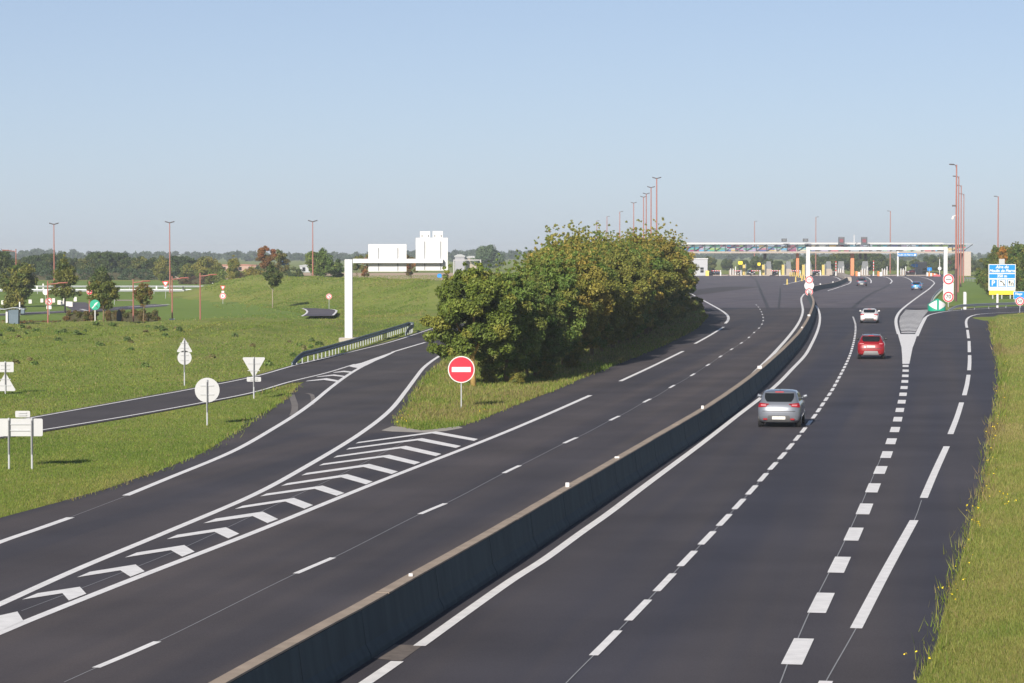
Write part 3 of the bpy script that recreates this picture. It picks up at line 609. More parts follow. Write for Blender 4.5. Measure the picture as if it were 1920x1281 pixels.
# bull-nose marker
g = gz(1757.5, 583.5)
t = thing('nose_marker', 'green bull-nose road divider marker with two white arrows', 'marker', (g.x, g.y, 0))
def nosept(a): return (1.03*math.sin(a), -.75*math.cos(a)+.35)
ang = np.linspace(-math.pi/2, math.pi/2, 25)
def topz(x): return 1.46-.62*abs(x)
lo = [Vector((*nosept(a), -.1)) for a in ang]; up = [Vector((nosept(a)[0], nosept(a)[1], topz(nosept(a)[0]))) for a in ang]
lo += [Vector((1.03, .8, -.1)), Vector((-1.03, .8, -.1))]; up += [Vector((1.03, .8, topz(1.03))), Vector((-1.03, .8, topz(1.03)))]
q = MB(); q.loft([lo, up], True, True, False); q.add(up[:25]+[Vector((0, .8, 1.46))], [(i, i+1, 25) for i in range(24)]); q.build('body', M_GRN, t)
for s in (-1, 1):
    q = MB(); aa = [a for a in np.linspace(.12, 1.35, 14)]; vs = []
    for a in aa:
        x, y = nosept(a*s); f = (a-.12)/(1.35-.12); hh = .57*(1-f)
        n_ = Vector((math.sin(a*s), -math.cos(a*s), 0))*.012
        vs += [Vector((x, y, .70-hh+.02))+n_, Vector((x, y, .70+min(hh, topz(x)-.76)))+n_]
    q.add(vs, [(2*i, 2*i+2, 2*i+3, 2*i+1) for i in range(len(aa)-1)]); q.build('white_arrow', M_SIGNW, t)

# white marker posts
mk_posts = [('white marker post on the grass just behind the right guard rail, nearer the nose marker', 1809, 580, 315, .5, 2.15), ('white marker post behind the guard rail below the big blue board', 1870, 577, 325, .35, 1.75)]
for lab, x, y, d_, w_, h_ in mk_posts:
    g = at(x, y, d_); o = MB(); o.prism([(-w_/2*.7, 0), (w_/2*.7, 0), (w_/2*.7, h_*.9), (w_/4, h_), (-w_/4*1.4, h_)], -.06, .06); o.box((0, -.062, h_*.8), (w_*.6, .01, .12)); tag(o.build('marker_post', M_WHITE, loc=(g.x, g.y, -.02)), lab, 'marker post')
lp = [(69.5, 541, 470, 'white roadside post under the leaning spire tree, left one'), (81, 538, 485, 'white roadside post left of the tall thin mast'), (293.5, 540, 476, 'white roadside post left of the far yield triangle'), (399, 538.5, 478, 'tall white roadside post near the end of the silver rails'), (404.5, 538.5, 478, 'short white roadside post at the end of the silver rails')]
for i, (x, y, d_, lab) in enumerate(lp):
    hh = [.85, 1.05, .7, 1.25, .65][i]; g = at(x, y, d_); o = MB(); o.prism([(-.13, -.1), (.13, -.1), (.13, hh*.92), (.06, hh), (-.13, hh)], -.05, .05); o.box((0, -.056, hh*.75), (.2, .012, .1)); tag(o.build('marker_post', M_WHITE, loc=(g.x, g.y, 0)), lab, 'marker post', 'white posts along the far road')
g = at(343.5, 544, 425); o = thing('signal_post', 'slim white post with dark lamp housings before the silver rails', 'signal', (g.x, g.y, 0))
q = MB(); q.tube([(0, 0, -.1-.6), (0, 0, 1.2)], .05, 8); q.build('post', M_WHITE, o); q = MB(); q.box((0, -.05, 1.05), (.22, .18, .5)); q.build('lamp_housing', M_BLK, o); q = MB(); q.box((0, -.05, .25), (.16, .14, .3)); q.build('lamp_housing', M_BLK, o)
blk = [(6, 572, .45, .6), (57, 569.5, .45, .55), (79, 567.5, .4, .55), (101, 567.5, .4, .6), (111.5, 571.5, .5, .6), (117.5, 572.5, .45, .6), (120.5, 565.5, .25, .55), (127, 574.5, .7, .62), (133, 575.5, .5, .65), (141.5, 565.5, .45, .65)]
nm = ['white concrete block at the far left edge of the lawn', 'white block on the lawn right of the bushy young tree', 'white block on the lawn left of the no left turn sign', 'white block on the lawn right of the no left turn sign', 'left block of the touching row on the parking kerb', 'second block of the touching row on the parking kerb', 'thin white block behind the dark tree stake', 'wide block in the touching row right of the tree stake', 'last block of the touching row by the asphalt path', 'white block standing alone behind the asphalt path']
for (x, y, w_, h_), lab in zip(blk, nm):
    g = gz(x, y); o = MB(); o.box((0, 0, h_/2-.02), (w_, .4, h_), 0, .03); tag(o.build('concrete_block', mat('white_block', (.62, .60, .56), .8, var=.15), loc=(g.x, g.y, 0)), lab, 'concrete block', 'concrete blocks on the lawn')
# ------------------------------------------------------------------ lamps, gantries
def low_lamp(label, x, ybase, ytop, xarm, d, yarm_drop=.15, yhead=None):
    g = at(x, ybase, d); gb = Vector((g.x, g.y, hz(g.x, g.y))); top = at(x, ytop, d).z-gb.z; a = (xarm-x)*d/4880
    t = thing('lamp_post', label, 'street lamp', gb, 0, 'orange lamp posts round the lawns')
    q = MB(); q.tube([(0, 0, -.3), (0, 0, top)], [.07, .055], 10); q.build('pole', M_RUST, t)
    s = 1 if a > 0 else -1
    q = MB(); q.tube([(0, 0, top-.30), (a*.55, -.05, top-.22)], .045, 8); q.build('arm', M_RUST, t)
    q = MB(); q.loft([[Vector((a*f, -.05+sy*wd, top-.22+.10*f*.6+sz)) for sy, sz in ((-1, 0), (-.6, .07), (.6, .07), (1, 0), (.6, -.05), (-.6, -.05))] for f, wd in ((.5, .05), (.58, .16), (.92, .16), (1.0, .05))]); q.build('lamp_head', M_RUST, t)
    return t
low_lamp('orange lamp post behind the no left turn sign, arm to the right', 90, 621, 527, 128, 232)
t = low_lamp('slim orange lamp post in front of a no entry sign, arm pointing away', 168, 616, 528, 172, 240)
low_lamp('orange lamp post before the hedge with a small pale block beside it', 250, 609, 524, 282, 243)
low_lamp('orange lamp post rising from a square concrete block on the lawn', 323, 606, 518, 354, 246)
low_lamp('tallest standing orange lamp post, left of the mound, with long arm', 375.5, 606, 512, 407, 246)
low_lamp('orange lamp with its arm to the left above the bushy young tree', 30.5, 571, 467, 5, 330)
o = MB(); o.box((0, 0, .2), (.5, .4, .5), .2, .03); tag(o.build('concrete_block', MATS['white_block'], loc=at(322.5, 606.5, 244.5)), 'square pale block round the foot of an orange lamp post', 'concrete block')
o = MB(); o.box((0, 0, .1), (.4, .35, .34), .1, .03); tag(o.build('concrete_block', MATS['white_block'], loc=at(246, 612.5, 238)), 'small white block at the foot of the lamp before the hedge', 'concrete block')
o = MB(); o.box((0, 0, .06), (.5, .35, .22), .1, .03); tag(o.build('concrete_block', MATS['white_block'], loc=at(172, 617.5, 236)), 'low white slab at the foot of the slimmest orange lamp', 'concrete block')

def mast(label, x, ytop, d, h=20.0, heads='double', base_dark=0, cam_extra=False, r=.12):
    g = at(x, 500, d); z0 = max(0, hz(g.x, g.y)); top = at(x, ytop, d).z
    t = thing('lamp_mast', label, 'lamp mast', (g.x, g.y, z0), 0, 'tall lamp masts')
    top -= z0
    q = MB(); q.tube([(0, 0, base_dark), (0, 0, top)], [r*1.25, r*.75], 10); q.build('pole', M_RUST, t)
    if base_dark:
        q = MB(); q.tube([(0, 0, -.3), (0, 0, base_dark)], [r*1.6, r*1.5], 10); q.build('base', M_RUSTD, t)
    for s in ((-1, 1) if heads == 'double' else (-1,) if heads == 'left' else (1,)):
        q = MB(); L = .75 if heads == 'double' else 1.0
        if heads != 'double': q.tube([(0, 0, top-.5), (s*.12, 0, top-.1), (s*.35, 0, top+.03), (s*.5, 0, top+.05)], .07, 8)
        q.loft([[Vector((s*L*f, sy*wd, top+.05*f+sz+(.16*f if heads == 'double' else 0))) for sy, sz in ((-1, 0), (-.6, .09), (.6, .09), (1, 0), (.6, -.08), (-.6, -.08))] for f, wd in ((.0 if heads == 'double' else .4, .08), (.3 if heads == 'double' else .55, .22), (.85, .2), (1.05, .06))]); q.build('lamp_head', M_LAMP, t)
    if cam_extra:
        q = MB(); q.box((-.35, -.1, top*.70), (.5, .3, .22)); q.build('camera', M_LAMP, t); q = MB(); q.tube([(-.05, 0, top*.63), (-.45, -.1, top*.62), (-.55, -.1, top*.60)], [.06, .16, .2], 8); q.build('camera', M_WHITE, t)
    return t
mast('nearest of the clustered masts, brown foot and cameras halfway up', 1792.5, 309, 367+0, base_dark=4.6, heads='left', cam_extra=True)
mast('second of the clustered masts beside the toll road, counted from its brown-footed neighbour', 1796.8, 331, 449, heads='left')
mast('third of the clustered masts beside the toll road', 1801.5, 348, 520, heads='left')
mast('shortest looking of the four clustered masts beside the toll road', 1806.5, 364, 589, heads='left')
mast('lone tall mast rising behind the dark trees and the blue board', 1871, 368.5, 610, heads='left', r=.16)
for x, y, d_, lab in [(1231, 335, 460, 'tallest looking mast at the end of the row of trees'), (1220.5, 352, 524, 'double headed mast just left of the tallest one by the trees'), (1211.5, 364, 582, 'right one of the close pair of masts behind the trees'), (1206.5, 370, 616, 'left one of the close pair of masts behind the trees'), (1188, 381, 690, 'double headed mast standing apart left of the close pair')]: mast(lab, x, y, d_, heads='double', r=.135)
for x, y, d_, lab in [(1162, 397, 835, 'single headed faint mast nearest the double headed ones'), (1138, 406, 961, 'thin faint mast second from the end of the fading line'), (1119, 414, 1075, 'faintest mast at the end of the fading line above the trees')]: mast(lab, x, y, d_, heads='right', r=.16)
mast('slim mast rising behind the toll roof over the black cars', 1414.5, 415, 1000, heads='right', r=.16); mast('slim mast behind the toll roof between two small display boxes', 1529.5, 407, 930, heads='right', r=.16); mast('slim mast behind the toll roof right of the tall dark displays', 1669, 396, 835, heads='left', r=.16)
def wide_mast(label, x, ytop, d, dbl):
    t = mast(label, x, ytop, d, heads='double' if dbl else 'left', r=.095); return t
wide_mast('tall thin mast with one flat head left of the wood', 101.5, 421, 427, True); wide_mast('tall mast with wide twin heads beyond the low lamps', 318.5, 418, 427, True); wide_mast('tall mast with twin heads behind the mound and the bushy tree', 586.5, 416, 440, True)

# sign gantry by the slip road (seen from behind)
D = 203.0; k = D/4880
g = at(655, 641, D); t = thing('sign_gantry', 'white L-shaped gantry carrying two big blank sign backs', 'sign gantry', (g.x, g.y, 0))
def zz(y): return at(655, y, D).z
def xx(x): return (x-655)*k
q = MB(); q.box((xx(654), 0, (zz(486.5)-.3)/2-.1), (.60, .55, zz(486.5)+.5), 0, .03); post = q.build('column', mat('gantry_white', (.60, .61, .63), .45, var=.05), t)
q = MB()
for dx in (-.12, .12): q.box((xx(654)+dx, -.28, zz(486.5)/2), (.02, .03, zz(486.5)-.3))
q.build('rib', M_WHITEG, post)
q = MB(); q.box(((xx(662)+xx(831))/2, .05, zz(489.5)), (xx(831)-xx(662), .45, .34), 0, .02); q.build('beam', M_WHITE, t)
def board(x0, y0, x1, y1, bars):
    q = MB(); q.box(((xx(x0)+xx(x1))/2, .42, (zz(y0)+zz(y1))/2), (xx(x1)-xx(x0), .06, zz(y0)-zz(y1))); pl = q.build('sign_back', M_WHITE, t)
    n = 5; q = MB()
    for i in range(1, n): q.box(((xx(x0)+xx(x1))/2, .386, zz(y1)+(zz(y0)-zz(y1))*i/n), (xx(x1)-xx(x0)-.1, .012, .02))
    q.build('seam', mat('seam_grey', (.70, .70, .71)), pl)
    for xb in bars:
        q = MB(); q.box((xx(xb), .36, (zz(y0)+zz(y1))/2-.1), (.07, .06, zz(y0)-zz(y1)-.35)); q.build('rail', mat('rail_grey', (.24, .25, .27), .5), pl)
board(690.5, 458, 762, 509.5, (709.5, 745.5)); board(779.5, 446, 839.5, 507.5, (796, 826))
board(787.5, 433.8, 806.5, 445.6, (791, 803)); board(811.2, 433.4, 830.2, 445.6, (815, 827))
q = MB(); q.box((xx(654), .2, .05), (1.5, 1.6, .5), 0, .05); q.build('footing', M_STONE, t)

# white portal before the toll roof
D = 505.0; k = D/4880
g = at(1515, 540, D); t = thing('portal_gantry', 'white portal frame spanning the lanes before the toll roof', 'gantry', (g.x, g.y, 0))
def zz(y): return at(1515, y, D).z
def xx(x): return (x-1515)*k
for x in (1514.7, 1772.5):
    q = MB(); q.box((xx(x), 0, (zz(463))/2-.2), (.72, .7, zz(463)+.4), 0, .04); q.build('column', M_WHITE, t)
q = MB(); q.box(((xx(1518.6)+xx(1768.6))/2, 0, zz(466.2)), (xx(1768.6)-xx(1518.6), .66, zz(463)-zz(469.2)), 0, .03); q.build('beam', M_WHITE, t)
for x in (1532, 1647, 1684, 1761):
    q = MB(); q.box((xx(x), .1, zz(470)), (.75, .4, .24)); q.box((xx(x), 0, zz(469.4)), (.2, .2, .2)); q.build('lamp', M_LAMP, t)
# small far gantry and buildings at the back
D = 700; g = at(851, 508, D); k = D/4880; t = thing('portal_gantry', 'small distant white portal beside the near leafy tree top', 'gantry', (g.x, g.y, 0))
for x in (0, 50):
    q = MB(); q.box((x*k, 0, at(851, 488, D).z/2), (.3, .3, at(851, 488, D).z)); q.build('column', mat('far_grey', (.36, .36, .38), .6), t)
q = MB(); q.box((25*k, 0, at(851, 488.5, D).z+.1), (50*k+.3, .28, .25)); q.build('beam', MATS['far_grey'], t)
def shed(name, label, x0, x1, ytop, ybase, d, wall_m, roof_m, deep=10, gable=False, wins=()):
    g = at((x0+x1)/2, ybase, d); z0 = 0; h = at(x0, ytop, d).z; W = (x1-x0)*d/4880
    t = thing(name, label, 'building', (g.x, g.y, z0)); q = MB(); q.box((0, deep/2, h*.42), (W, deep, h*.84)); q.build('wall', wall_m, t)
    q = MB(); e = .25; q.prism([(-W/2-e, h*.84), (W/2+e, h*.84), (W/2+e, h*.9), (W*.2, h), (-W*.2, h), (-W/2-e, h*.9)], -e, deep+e); q.build('roof', roof_m, t)
    for (fx, fz, ww, wh) in wins:
        q = MB(); q.box((fx*W, -.03, fz*h), (ww, .08, wh)); q.build('window', M_GLASS, t)
    return t
M_WALLW = mat('render_white', (.40, .41, .44), .8, var=.08); M_ROOFR = mat('tile_red', (.42, .17, .13), .8, var=.16); M_ROOFG = mat('sheet_grey', (.35, .36, .38), .6)
shed('storage_shed', 'white shed between the bushes at the field edge', 562, 588, 496.5, 513, 880, M_WALLW, M_ROOFG, wins=[(-.2, .4, 1, 1.4), (.25, .4, 1, 1.4)])
shed('farm_building', 'long low red roofed farm building behind the hedgerow', 405, 480, 496, 512, 950, mat('brick_pale', (.38, .25, .2), .8), M_ROOFR, wins=[(-.3, .35, 1.2, 1.2), (.1, .35, 1.2, 1.2), (.35, .35, 1.2, 1.2)])
shed('farm_building', 'pale blocky building right of the big sign backs, partly behind the tree', 853, 871, 477, 512, 960, mat('lilac_wall', (.30, .30, .34), .8), M_ROOFG)
shed('farm_building', 'cream building just above the top of the near leafy tree', 874, 893, 480, 512, 965, mat('cream_wall', (.36, .31, .24), .8), M_ROOFG)
t = face_sign('direction_sign', 'small blue sign far behind the red leaved young tree', at(534.5, 520, 560), [plaque(3.0, 1.4, .8, m=M_BLUE)], 3.2)
g = at(824, 519.5, 700); o = MB(); o.loft([[Vector((x*1.0, y, z)) for x, y in ((-.55, -.5), (.55, -.5), (.6, .5), (-.6, .5))] if z < .9 else [Vector((x*.4, y*.6, z)) for x, y in ((-.55, -.5), (.55, -.5), (.6, .5), (-.6, .5))] for z in (-.1, .85, 1.1)]); tag(o.build('blue_tank', M_BLUE, loc=(g.x, g.y, hz(g.x, g.y))), 'small blue tank on the field behind the mound', 'tank')
# bin shelter at the left edge
g = at(27, 622, 228); t = thing('bin_shelter', 'grey bin shelter with wavy pale roof at the left edge', 'shelter', (g.x, g.y, hz(g.x, g.y)))
q = MB(); q.loft([[Vector((x, y, z)) for x, y in ((-.43*s, -.4*s), (.43*s, -.4*s), (.43*s, .4*s), (-.43*s, .4*s))] for z, s in ((0, .92), (.9, 1.0), (1.25, 1.06))]); q.build('bin', M_STEELB, t)
q = MB(); q.box((-.62, 0, .62), (.16, .5, 1.25)); q.build('side_panel', M_WHITE, t)
q = MB(); X = np.linspace(-2.1, 1.0, 24); q.loft([[Vector((x, y, 1.33+.07*math.sin(x*3.2+1.2)+s)) for y, s in ((-.65, 0), (.65, 0), (.65, .06), (-.65, .06))] for x in X]); q.build('roof', M_GALV, t)
g = at(37.5, 594, 285); t = thing('pay_phone', 'white post with small blue-grey box beside the brown bush', 'box', (g.x, g.y, 0)); q = MB(); q.box((-.03, 0, .75), (.12, .12, 1.5)); q.build('post', M_WHITE, t); q = MB(); q.box((.32, 0, .5), (.42, .4, .62), 0, .04); q.build('box', M_STEELB, t)
# ------------------------------------------------------------------ trees
M_LEAF = leaf_mat('leaves', .22); M_BARK = mat('bark', (.17, .125, .07), .9, var=.4, vscale=6); M_BARKY = mat('lichen_bark', (.34, .22, .07), .9, var=.4, vscale=7)
GREEN = [(.045, .080, .016), (.062, .100, .020), (.085, .125, .025), (.11, .14, .03)]
OLIVE = [(.075, .085, .018), (.11, .11, .022), (.15, .14, .03), (.07, .09, .02)]
AUTUMN = [(.165, .145, .030), (.20, .150, .030), (.125, .13, .026), (.145, .115, .025), (.095, .105, .022)]
RUSSET = [(.17, .06, .022), (.13, .065, .022), (.09, .07, .02), (.20, .085, .028)]
DARK = [(.026, .046, .014), (.036, .058, .016), (.048, .070, .018), (.060, .072, .02)]
LEAF_GAIN = 1.5
def np_leaves(name, clumps, n, size, pal, seed, up=.35, gain=1., jitter=.25, aspect=1.6, own=None):
    R = np.random.default_rng(seed); C = np.array(clumps, float); k = len(C)
    pr = C[:, 3]**2; pick = R.choice(k, n, p=pr/pr.sum()); d = R.normal(size=(n, 3)); d /= np.linalg.norm(d, axis=1)[:, None]
    rad = C[pick, 3]*R.random(n)**.45; p = C[pick, :3]+d*rad[:, None]*np.array([1, 1, .78])
    nm = d*.6+np.array([0, 0, up])+R.normal(size=(n, 3))*.55; nm /= np.linalg.norm(nm, axis=1)[:, None]
    t = np.cross(nm, R.normal(size=(n, 3))); t /= np.linalg.norm(t, axis=1)[:, None]; b = np.cross(nm, t)
    s = size*R.uniform(.6, 1.35, n)[:, None]
    V = np.stack([p-t*s*aspect*.5, p-b*s*.38+t*s*.05, p+t*s*aspect*.5, p+b*s*.38+t*s*.05], 1).reshape(-1, 3)
    me = bpy.data.meshes.new(name); me.vertices.add(4*n); me.vertices.foreach_set('co', V.astype(np.float32).ravel())
    q = np.arange(4*n, dtype=np.int32).reshape(n, 4); me.loops.add(4*n); me.loops.foreach_set('vertex_index', q.ravel()); me.polygons.add(n)
    me.polygons.foreach_set('loop_start', np.arange(n, dtype=np.int32)*4); me.polygons.foreach_set('loop_total', np.full(n, 4, np.int32)); me.update(calc_edges=True)
    P = np.array(pal)*LEAF_GAIN*gain; w_ = np.ones(len(P))/len(P); cp = R.choice(len(P), k, p=w_) if own is None else np.array(own) % len(P)
    col = P[cp[pick]]; mixp = P[R.choice(len(P), n)]; f = R.random(n)[:, None]*.5; col = col*(1-f)+mixp*f
    col = col*R.uniform(1-jitter, 1+jitter, n)[:, None]; a = me.attributes.new('tint', 'FLOAT_COLOR', 'FACE')
    a.data.foreach_set('color', np.concatenate([col, np.ones((n, 1))], 1).astype(np.float32).ravel()); me.materials.append(M_LEAF)
    return me
def blob_clumps(seed, k, rx, ry, z0, z1, cr=(.5, .9), shape='round', lean=0.):
    R = random.Random(seed); out = []
    while len(out) < k:
        x, y, z = [R.uniform(-1, 1) for _ in range(3)]; q = x*x+y*y+z*z
        if q > 1 or (q < .30 and R.random() < .6): continue
        t = (z+1)/2
        if shape == 'cone': wd = (1-t)**.8*1.05+.06
        elif shape == 'dome': wd = 1.0*(1-max(0, t-.35)**2*.9)/max(math.sqrt(max(1-z*z, .05)), .55)*.8
        elif shape == 'column': wd = .85+.25*math.sin(t*9+seed)
        else: wd = 1
        out.append((x*rx*wd+lean*t, y*ry*wd, z0+t*(z1-z0), R.uniform(*cr)*(.75 if t > .85 else 1)))
    return out
def sprigs(seed, k, rx, ry, z, h, r=.2):
    R = random.Random(seed); out = []
    for _ in range(k):
        a = R.uniform(0, 6.28); q = R.random()**.5; x, y = rx*q*math.cos(a), ry*q*math.sin(a); hh = h*R.uniform(.4, 1)
        for j in range(4): out.append((x+R.uniform(-.1, .1)*j, y, z+hh*j/3, r*(1-.18*j)))
    return out
def trunk_mb(h, r, limbs, seed, spread=1.2, zc=.45):
    R = random.Random(seed); b = MB(); b.tube([(0, 0, -.3), (.02, 0, h*.25), (R.uniform(-.1, .1), R.uniform(-.1, .1), h*.6), (R.uniform(-.2, .2), 0, h)], [r*1.25, r, r*.75, r*.25], 8)
    for _ in range(limbs):
        a = R.uniform(0, 6.28); z = h*R.uniform(zc*.6, zc*1.6); L = spread*R.uniform(.6, 1.2)
        b.tube([(0, 0, z), (L*.45*math.cos(a), L*.45*math.sin(a), z+L*.5), (L*math.cos(a), L*math.sin(a), z+L*1.1)], [r*.45, r*.3, r*.1], 6)
    return b
def make_tree(name, label, loc, crown_me, trunk_b, bark, group=None, rz=0, sc=1., cat='tree'):
    t = thing(name, label, cat, loc, rz, group); t.scale = (sc, sc, sc) if not hasattr(sc, '__len__') else sc
    if trunk_b is not None: trunk_b.build('trunk', bark, t, smooth=True)
    put('crown', crown_me, t); return t

# hero tree by the no entry sign
hc = blob_clumps(3, 115, 2.05, 2.1, 1.95, 6.1, (.32, .62), 'round')+[(R_*1.0, 0, 1.9, .4) for R_ in (-1.6, -1.0, 1.1)]+sprigs(5, 12, 1.4, 1.2, 5.5, .9, .22)+[(-2.2, .1, 2.6, .42), (-2.0, -.3, 2.0, .38), (-1.5, .2, 1.7, .33), (-2.35, .2, 3.4, .4), (1.7, -.2, 2.1, .5), (1.9, -.3, 2.8, .6)]
hm = np_leaves('crown', hc, 52000, .112, [(.072, .100, .016), (.090, .122, .019), (.115, .145, .026), (.155, .155, .028), (.055, .080, .016)], 11)
hb = MB(); hb.tube([(.05, 0, -.2), (.02, 0, .7), (.0, .0, 1.45), (.05, 0, 2.1), (.1, 0, 4.6)], [.17, .14, .13, .10, .03], 9); hb.tube([(0, 0, 1.4), (-.25, -.1, 2.0), (-.65, -.2, 2.9), (-1.1, 0, 3.8)], [.10, .08, .05, .02], 7)
hb.tube([(.02, 0, 1.6), (.35, -.1, 2.3), (.9, 0, 3.3)], [.09, .07, .02], 7); hb.tube([(0, 0, 1.55), (.02, .4, 2.3), (.0, 1.0, 3.6)], [.08, .06, .02], 7)
make_tree('leafy_tree', 'bright green tree with forked yellowish trunk just behind the no entry sign', gz(886, 725), hm, hb, M_BARKY)
g = gz(868, 690); o = MB(); o.tube([(0, 0, -.2), (0, 0, 2.1)], .05, 7); tag(o.build('tree_stake', M_BARK, loc=g), 'thin wooden stake behind the near leafy tree', 'stake')
# the row between slip road and carriageway: five crown shapes, each copy its own object
row_me = []
for s, pal, rx, ry, z1, shp in [(21, OLIVE+GREEN[:2], 3.1, 3.1, 7.2, 'round'), (22, AUTUMN+OLIVE[:2], 3.1, 3.1, 7.4, 'round'), (23, GREEN+OLIVE[:2], 3.0, 2.8, 7.6, 'dome'), (24, AUTUMN[2:]+OLIVE, 3.0, 3.0, 6.9, 'round'), (25, GREEN[:2]+DARK[2:]+OLIVE[:1], 3.0, 3.1, 7.3, 'dome')]:
    cl = blob_clumps(s, 200, rx, ry, 1.9, z1, (.28, .70), shp)+sprigs(s, 30, rx*.7, ry*.7, z1-.7, 2.1, .19)+blob_clumps(s+1, 60, rx*.8, ry*.8, .6, 3.4, (.3, .55))
    row_me.append((np_leaves('crown', cl, 62000, .125, pal, s, gain=1.22), trunk_mb(5.2, .15, 9, s, 1.8)))
row_lab = ['olive green tree in the dense row between slip road and carriageway', 'golden yellow tree in the dense row between slip road and carriageway', 'fresh green tree in the dense row between slip road and carriageway', 'brownish yellow tree in the dense row between slip road and carriageway', 'deep green tree in the dense row between slip road and carriageway']
protos = {}
def row_tree(v, x, y, sc, rz, lab=None):
    loc = (x, y, 0); lab = lab or row_lab[v]
    if v not in protos:
        t = make_tree('row_tree', lab, loc, row_me[v][0], row_me[v][1], M_BARK, 'trees of the dense row by the carriageway', rz, sc); protos[v] = t
    else: dup(protos[v], loc, rz, lab, sc)
rr = random.Random(8)
# two staggered lines that keep clear of the asphalt; the tops rise to the middle of the row and fall again
def row_x(d): return float(np.interp(d, [141, 160, 189, 226, 260, 280, 313], [3.5, 6.2, 10.5, 15.4, 18.8, 20.0, 21.6]))-3.6
def row_top(d): return float(np.interp(d, [138, 150, 160, 172, 190, 215, 245, 280, 305, 320], [6.5, 6.9, 7.3, 8.0, 8.8, 9.3, 8.9, 8.3, 7.6, 7.0]))
RT = [(-.55, 139.5), (1.0, 146.0)]; d = 145.5
while d < 318:
    RT.append((row_x(d)+.2, d))
    if d > 178: RT.append((row_x(d+3.4)-2.6-.8*min(1, (d-178)/60)-.6*rr.random(), d+3.4))
    d += 7.6
for j, (x, y) in enumerate(RT):
    f = (y-140)/180; v = rr.choice([4, 0, 4, 2, 0] if f < .1 else [1, 0, 2, 4, 3, 1, 0] if f < .4 else [1, 0, 3, 1, 0, 1]); v = 1 if j == 4 else v
    s = row_top(y)/8.9*rr.choice([.86, .95, 1.0, 1.05, 1.09]); row_tree(v, x+rr.uniform(-.3, .3), y+rr.uniform(-.6, .6), (s*.98, s*.98, s), rr.uniform(0, 6.28))
g = gz(1027, 600); cl = sprigs(77, 9, .5, .5, 5.6, 3.2, .24)+blob_clumps(78, 20, .9, .9, 3.2, 6.2, (.4, .6)); make_tree('spiky_tree', 'thin tree with spiky shoots sticking out above the dense row', (2.9, 201, 0), np_leaves('crown', cl, 6000, .17, GREEN, 79), trunk_mb(7.2, .12, 4, 79), M_BARK)
# undergrowth shrubs along the road side and at the near end
sh = np_leaves('crown', blob_clumps(31, 40, 1.0, 1.0, .05, 1.5, (.2, .42), 'dome'), 6500, .12, OLIVE+AUTUMN[2:4], 32); sp_ = None
for (x, y, s) in [(-1.2, 138.5, .5), (.3, 137.5, .5), (1.9, 143, .6), (3.6, 156, .6), (9.2, 208, .8), (13.6, 243, .9), (17.4, 273, .9), (20.6, 300, 1.0), (22.0, 312, 1.0)]:
    lab = 'low brownish shrub at the foot of the dense tree row'
    if sp_ is None:
        sp_ = thing('shrub', lab, 'shrub', (x, y, 0), 0, 'shrubs under the tree row'); put('foliage', sh, sp_); q = MB(); q.tube([(0, 0, -.2), (0, 0, .7)], [.05, .02], 6); q.build('stem', M_BARK, sp_); sp_.scale = (s, s, s)
    else: dup(sp_, (x, y, 0), rr.uniform(0, 6), lab, s)

# young trees on the left lawns
def young(name, label, x, yb, d, rx, ztop, z0, pal, shape, n, size, seed, bark=M_BARK, k=40, stake=False, extra=None, tr=.07):
    g = at(x, yb, d); cl = blob_clumps(seed, k, rx, rx, z0, ztop, (rx*.24, rx*.42), shape) + (extra or [])
    t = make_tree(name, label, (g.x, g.y, hz(g.x, g.y)), np_leaves('crown', cl, n, size, pal, seed), trunk_mb(ztop*.85, tr, 6, seed, rx*.7, .5), bark)
    if stake: q = MB(); q.tube([(.05, -.12, -.2), (.05, -.12, 2.3)], .10, 8); q.build('stake', M_BLK, t)
    return t
young('young_tree', 'bushy young tree with dense oval crown at the left edge', 35, 576, 330, 2.0, 5.6, 1.3, OLIVE+GREEN[:2], 'round', 9000, .19, 41, k=60)
young('brown_shrub', 'brownish bush below the bushy young tree', 25, 593, 290, 1.45, 2.3, .1, AUTUMN[2:]+OLIVE, 'dome', 5000, .16, 42)
young('young_tree', 'spire shaped young tree with black stake and tattered branches', 121.5, 586.5, 297, 1.9, 6.3, 1.6, OLIVE[:2]+DARK[2:], 'cone', 5000, .19, 43, stake=True, extra=[(0, 0, 6.6, .22), (.1, 0, 6.9, .16), (-1.6, 0, 2.4, .35), (1.7, 0, 2.3, .4)])
young('young_tree', 'dark narrow tree behind the round crowned one by the no entry signs', 191, 575, 318, 1.7, 5.2, 1.7, DARK, 'cone', 5000, .19, 44, extra=[(-1.5, 0, 2.6, .4), (1.9, 0, 2.5, .35)])
young('young_tree', 'round crowned tree beside the green round board', 194, 616, 236, 1.25, 3.85, 1.35, OLIVE+DARK[2:3], 'round', 6000, .13, 45, k=45)
young('young_tree', 'small reddish olive tree on a thin trunk above the hedge end', 269, 611, 240, .82, 3.75, 1.75, OLIVE+RUSSET[1:3], 'round', 4000, .11, 46, tr=.045)
young('young_tree', 'dark young tree on a thin pale trunk at the left of the mound', 511, 577, 318, .98, 5.35, 2.6, DARK[1:]+OLIVE[:1], 'round', 5000, .14, 47, bark=mat('pale_bark', (.30, .26, .20), .9), tr=.06)
young('field_tree', 'full green tree with flattish crown behind the mound', 601, 518, 470, 2.7, 6.9, 2.0, GREEN+OLIVE[:1], 'round', 10000, .22, 48, k=60, tr=.14)
young('field_tree', 'small dark conical tree beside the full green tree', 634, 518, 480, 1.6, 5.2, 1.4, DARK+GREEN[:1], 'cone', 5000, .2, 49, k=40)
young('field_tree', 'thin reddish tree left of the first big sign back', 687, 522, 470, 1.2, 6.1, 2.2, RUSSET[1:]+OLIVE[:2], 'round', 3000, .2, 50, k=22)
